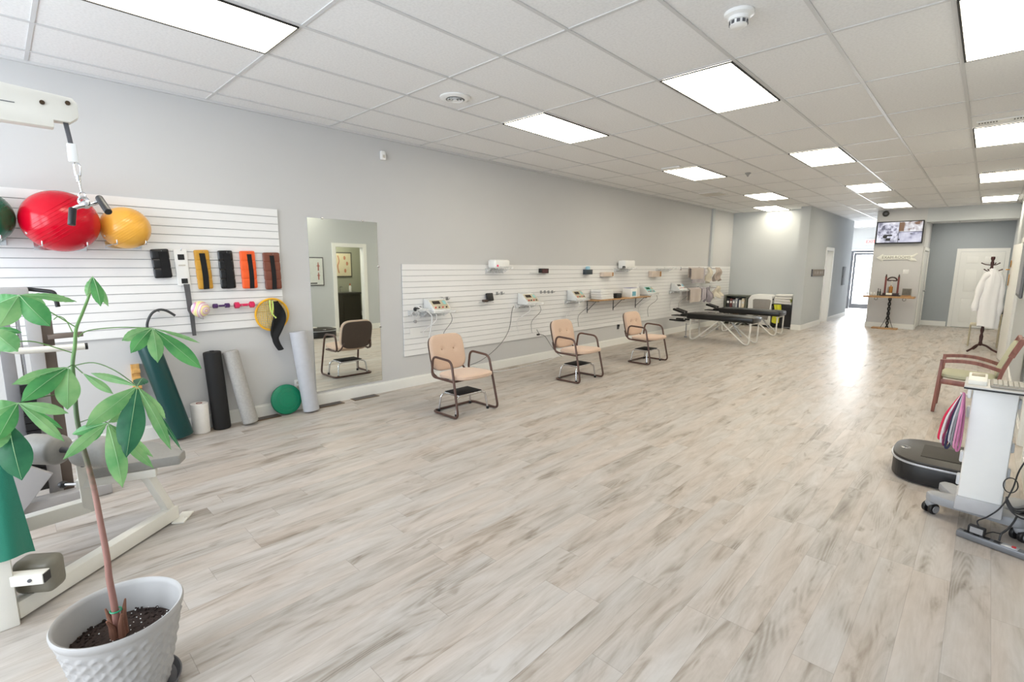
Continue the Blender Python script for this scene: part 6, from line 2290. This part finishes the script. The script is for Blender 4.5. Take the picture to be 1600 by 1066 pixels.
# coloured straps hanging at the left of the column
scol = [('red', rgb(214, 34, 76)), ('white', rgb(225, 218, 222)), ('maroon', rgb(120, 40, 80)), ('navy', rgb(44, 48, 78)), ('pale grey', rgb(198, 196, 202)), ('grey', rgb(136, 138, 142)), ('pink', rgb(222, 150, 184)), ('mauve', rgb(196, 120, 160))]
root = empty('lanyard_hook', (-0.02, 4.05, 0.86), 'white plastic hook on the left side of the rolling cart', 'hook')
MB().box((-0.008, 4.04, 0.87), (0.02, 0.04, 0.07), bev=0.008).build('hook_base', WHITE, root)
MB().tube([(-0.015, 4.03, 0.855), (-0.05, 4.03, 0.86)], 0.006).build('hook_arm', WHITE, root)
for k, (nm, c) in enumerate(scol):
    m_ = MB()
    dx = -0.018 - k * 0.004
    L_ = 0.30 + 0.045 * ((k * 5) % 4) / 3
    sp = 0.05 - 0.011 * k
    pts = smooth_path([(-0.032, 4.03 - 0.002 * k, 0.868), (-0.042 - sp * 0.5, 4.01 - 0.004 * k, 0.80), (-0.055 - sp, 4.0 - 0.006 * k, 0.868 - L_ * 0.55), (-0.062 - sp * 1.15, 4.0 - 0.005 * k, 0.868 - L_), (-0.045 - sp * 1.05, 4.01 - 0.004 * k, 0.868 - L_ * 0.96), (-0.035 - sp * 0.7, 4.02 - 0.004 * k, 0.868 - L_ * 0.5), (-0.030, 4.04 - 0.002 * k, 0.862)], 6)
    m_.tube(pts, 0.0055, n=6)
    tag(m_.build('hanging_strap', mat('strap_' + nm.replace(' ', '_'), c, 0.7)), '%s looped strap among the coloured straps hanging on the cart' % nm, 'strap', 'coloured straps hanging on the cart')

# power strip, adapter, cables
root = empty('power_strip', (0.16, 3.88, 0), 'grey power strip with red switch on the floor by the cart', 'power strip')
p0, p1 = Vector((0.03, 3.93, 0.022)), Vector((0.335, 3.845, 0.022))
SL = mat('gunmetal_plastic', rgb(118, 120, 124), 0.4, 0.3)
MB().beam(p0, p1, 0.055, 0.04, bev=0.008).build('strip_body', SL, root)
dd = (p1 - p0).normalized()
ns = Vector((-dd.y, dd.x, 0))
MB().beam(p0 + dd * 0.20 + Vector((0, 0, 0.021)), p0 + dd * 0.27 + Vector((0, 0, 0.021)), 0.045, 0.004, bev=0.001).build('end_panel', mat('silver_plastic', rgb(190, 192, 196)), root)
MB().cyl(p0 + dd * 0.25 + Vector((0, 0, 0.02)), p0 + dd * 0.25 + Vector((0, 0, 0.028)), 0.010).build('power_switch', RED, root)
mb = MB()
for k in range(4):
    q = p0 + dd * (0.03 + 0.045 * k)
    mb.beam(q + Vector((0, 0, 0.0205)), q + dd * 0.028 + Vector((0, 0, 0.0205)), 0.03, 0.002, bev=0)
mb.build('socket', BLACK, root)
MB().cyl(p1, p1 + dd * 0.02, 0.012, 0.007).build('cord_relief', SL, root)
ra = empty('power_adapter', (0.10, 3.92, 0.044), 'black power adapter plugged into the grey power strip', 'adapter')
MB().beam((0.075, 3.925, 0.068), (0.15, 3.905, 0.068), 0.042, 0.046, bev=0.006).build('adapter_body', BLACK, ra)
MB().beam((0.082, 3.9005, 0.07), (0.138, 3.886, 0.07), 0.003, 0.034, bev=0).build('adapter_label', mat('silver_label', rgb(150, 150, 152), 0.5), ra)
ca = mat('black_cable', rgb(36, 36, 38), 0.5)
cable([(0.12, 3.91, 0.092), (0.11, 3.93, 0.12), (0.15, 3.96, 0.15), (0.20, 3.985, 0.22), (0.235, 4.0, 0.34), (0.25, 4.0, 0.46), (0.29, 4.0, 0.58), (0.335, 4.0, 0.66)], 0.004, ca, 'black cord rising from the power adapter along the cart', group='cords around the cart')
cable([(0.225 + 0.03 * math.cos(t * PI / 6), 4.0, 0.36 + 0.045 * math.sin(t * PI / 6)) for t in range(14)], 0.003, ca, 'small black cord coil hanging behind the cart column', group='cords around the cart')
for k in range(4):
    z = 0.20 + 0.012 * k
    cable([(0.215, 4.03 - 0.01 * k, z + 0.05), (0.25, 4.0 - 0.01 * k, z), (0.30, 3.99, z - 0.02 + 0.01 * k), (0.34, 4.0, z + 0.01), (0.35, 4.03, z + 0.03 * (k % 2))], 0.0045, ca, ['uppermost', 'second', 'third', 'lowest'][k] + ' black cord in the bundle between the cart and the wall', group='cords around the cart')
cable([(0.21, 3.89, 0.05), (0.215, 3.90, 0.09), (0.24, 3.93, 0.12), (0.26, 3.96, 0.16), (0.27, 3.99, 0.19)], 0.005, ca, 'black plug cord rising from the middle of the power strip', group='cords around the cart')
cable([(0.15, 3.91, 0.06), (0.18, 3.93, 0.075), (0.22, 3.96, 0.07), (0.25, 4.0, 0.10)], 0.003, ca, 'thin black cord from the adapter to the right caster', group='cords around the cart')

# ================================================================ RESTROOM + POSTER (seen in the mirror)
root = empty('anatomy_poster', (0.36, 5.2, 1.14), 'framed grey anatomy poster on the right wall, seen in the mirror', 'poster')
MB().box((0.358, 5.10, 1.46), (0.022, 0.50, 0.66), bev=0.003).build('frame', DGREY, root)
MB().box((0.346, 5.10, 1.46), (0.004, 0.45, 0.61)).build('print', mat('poster_paper', rgb(212, 216, 212), 0.5), root)
mb = MB()
for (y, z, hh) in ((4.98, 1.56, 0.16), (5.22, 1.56, 0.16), (4.98, 1.34, 0.14), (5.22, 1.34, 0.14)):
    mb.box((0.343, y, z), (0.003, 0.03, hh), bev=0.001)
    mb.sphere((0.343, y, z + hh / 2 + 0.015), 0.014, (0.2, 1, 1), n=10)
    mb.box((0.343, y, z + 0.03), (0.003, 0.07, 0.02))
mb.build('printed_figure', mat('poster_red', rgb(176, 110, 100), 0.6), root)
MB().box((0.343, 5.10, 1.19), (0.003, 0.16, 0.025)).build('caption_bar', BLACK, root)
root = empty('anatomy_poster', (1.64, 6.5, 1.3), 'cream anatomy chart on the restroom wall, seen in the mirror', 'poster')
MB().box((1.64, 6.45, 1.62), (0.018, 0.62, 0.66), bev=0.003).build('frame', mat('pewter_frame', rgb(96, 94, 88), 0.5), root)
MB().box((1.629, 6.45, 1.62), (0.004, 0.56, 0.60)).build('print', mat('cream_paper', rgb(232, 222, 190), 0.6), root)
mb = MB()
mb.tube(smooth_path([(1.626, 6.36, 1.86), (1.626, 6.39, 1.72), (1.626, 6.35, 1.58), (1.626, 6.38, 1.40)]), 0.014, n=6)
for (y, z) in ((6.55, 1.8), (6.62, 1.65), (6.56, 1.46), (6.26, 1.78), (6.24, 1.5)):
    mb.sphere((1.626, y, z), 0.045, (0.08, 0.7, 1.2), n=10)
mb.build('printed_figure', mat('chart_salmon', rgb(205, 140, 110), 0.6), root)
root = empty('vanity_cabinet', (1.4, 6.35, 0), 'dark vanity with sink in the restroom, seen in the mirror', 'vanity')
MB().bb(1.15, 1.645, 5.7, 6.72, 0.0, 0.86, bev=0.004).build('cabinet_body', mat('dark_olive_wood', rgb(62, 58, 48), 0.5), root)
MB().bb(1.12, 1.648, 5.68, 6.74, 0.86, 0.90, bev=0.006).build('counter_top', mat('dark_stone', rgb(74, 74, 68), 0.3, var=0.1, scale=40), root)
MB().bb(1.14, 1.15, 6.22, 6.68, 0.1, 0.8).build('cabinet_door', mat('dark_olive_wood', rgb(62, 58, 48)), root)
MB().tube(fillet([(1.55, 6.35, 0.9), (1.55, 6.35, 1.04), (1.43, 6.35, 1.03)], 0.03), 0.011).build('faucet', CHROME, root)
root = empty('soap_bottle', (1.5, 6.62, 0.9), 'white soap bottle with orange cap on the restroom vanity', 'bottle')
MB().lathe([(0.035, 0.901), (0.035, 1.04), (0.014, 1.07)], (1.48, 6.6, 0), 16).build('bottle_body', WHITE, root)
MB().cyl((1.48, 6.6, 1.065), (1.48, 6.6, 1.12), 0.014).build('cap', mat('orange_cap', rgb(200, 90, 50), 0.5), root)
root = empty('waste_bin', (1.2, 6.9, 0), 'grey waste bin with white liner in the restroom', 'bin')
MB().lathe([(0.10, 0.001), (0.125, 0.33), (0.12, 0.33), (0.1, 0.02)], (1.25, 6.89, 0), 24).build('bin_body', mat('bin_taupe', rgb(120, 116, 104), 0.6), root)
MB().lathe([(0.13, 0.27), (0.138, 0.36), (0.128, 0.38), (0.11, 0.33)], (1.25, 6.89, 0), 24, cap=False).build('liner', WHITE, root)
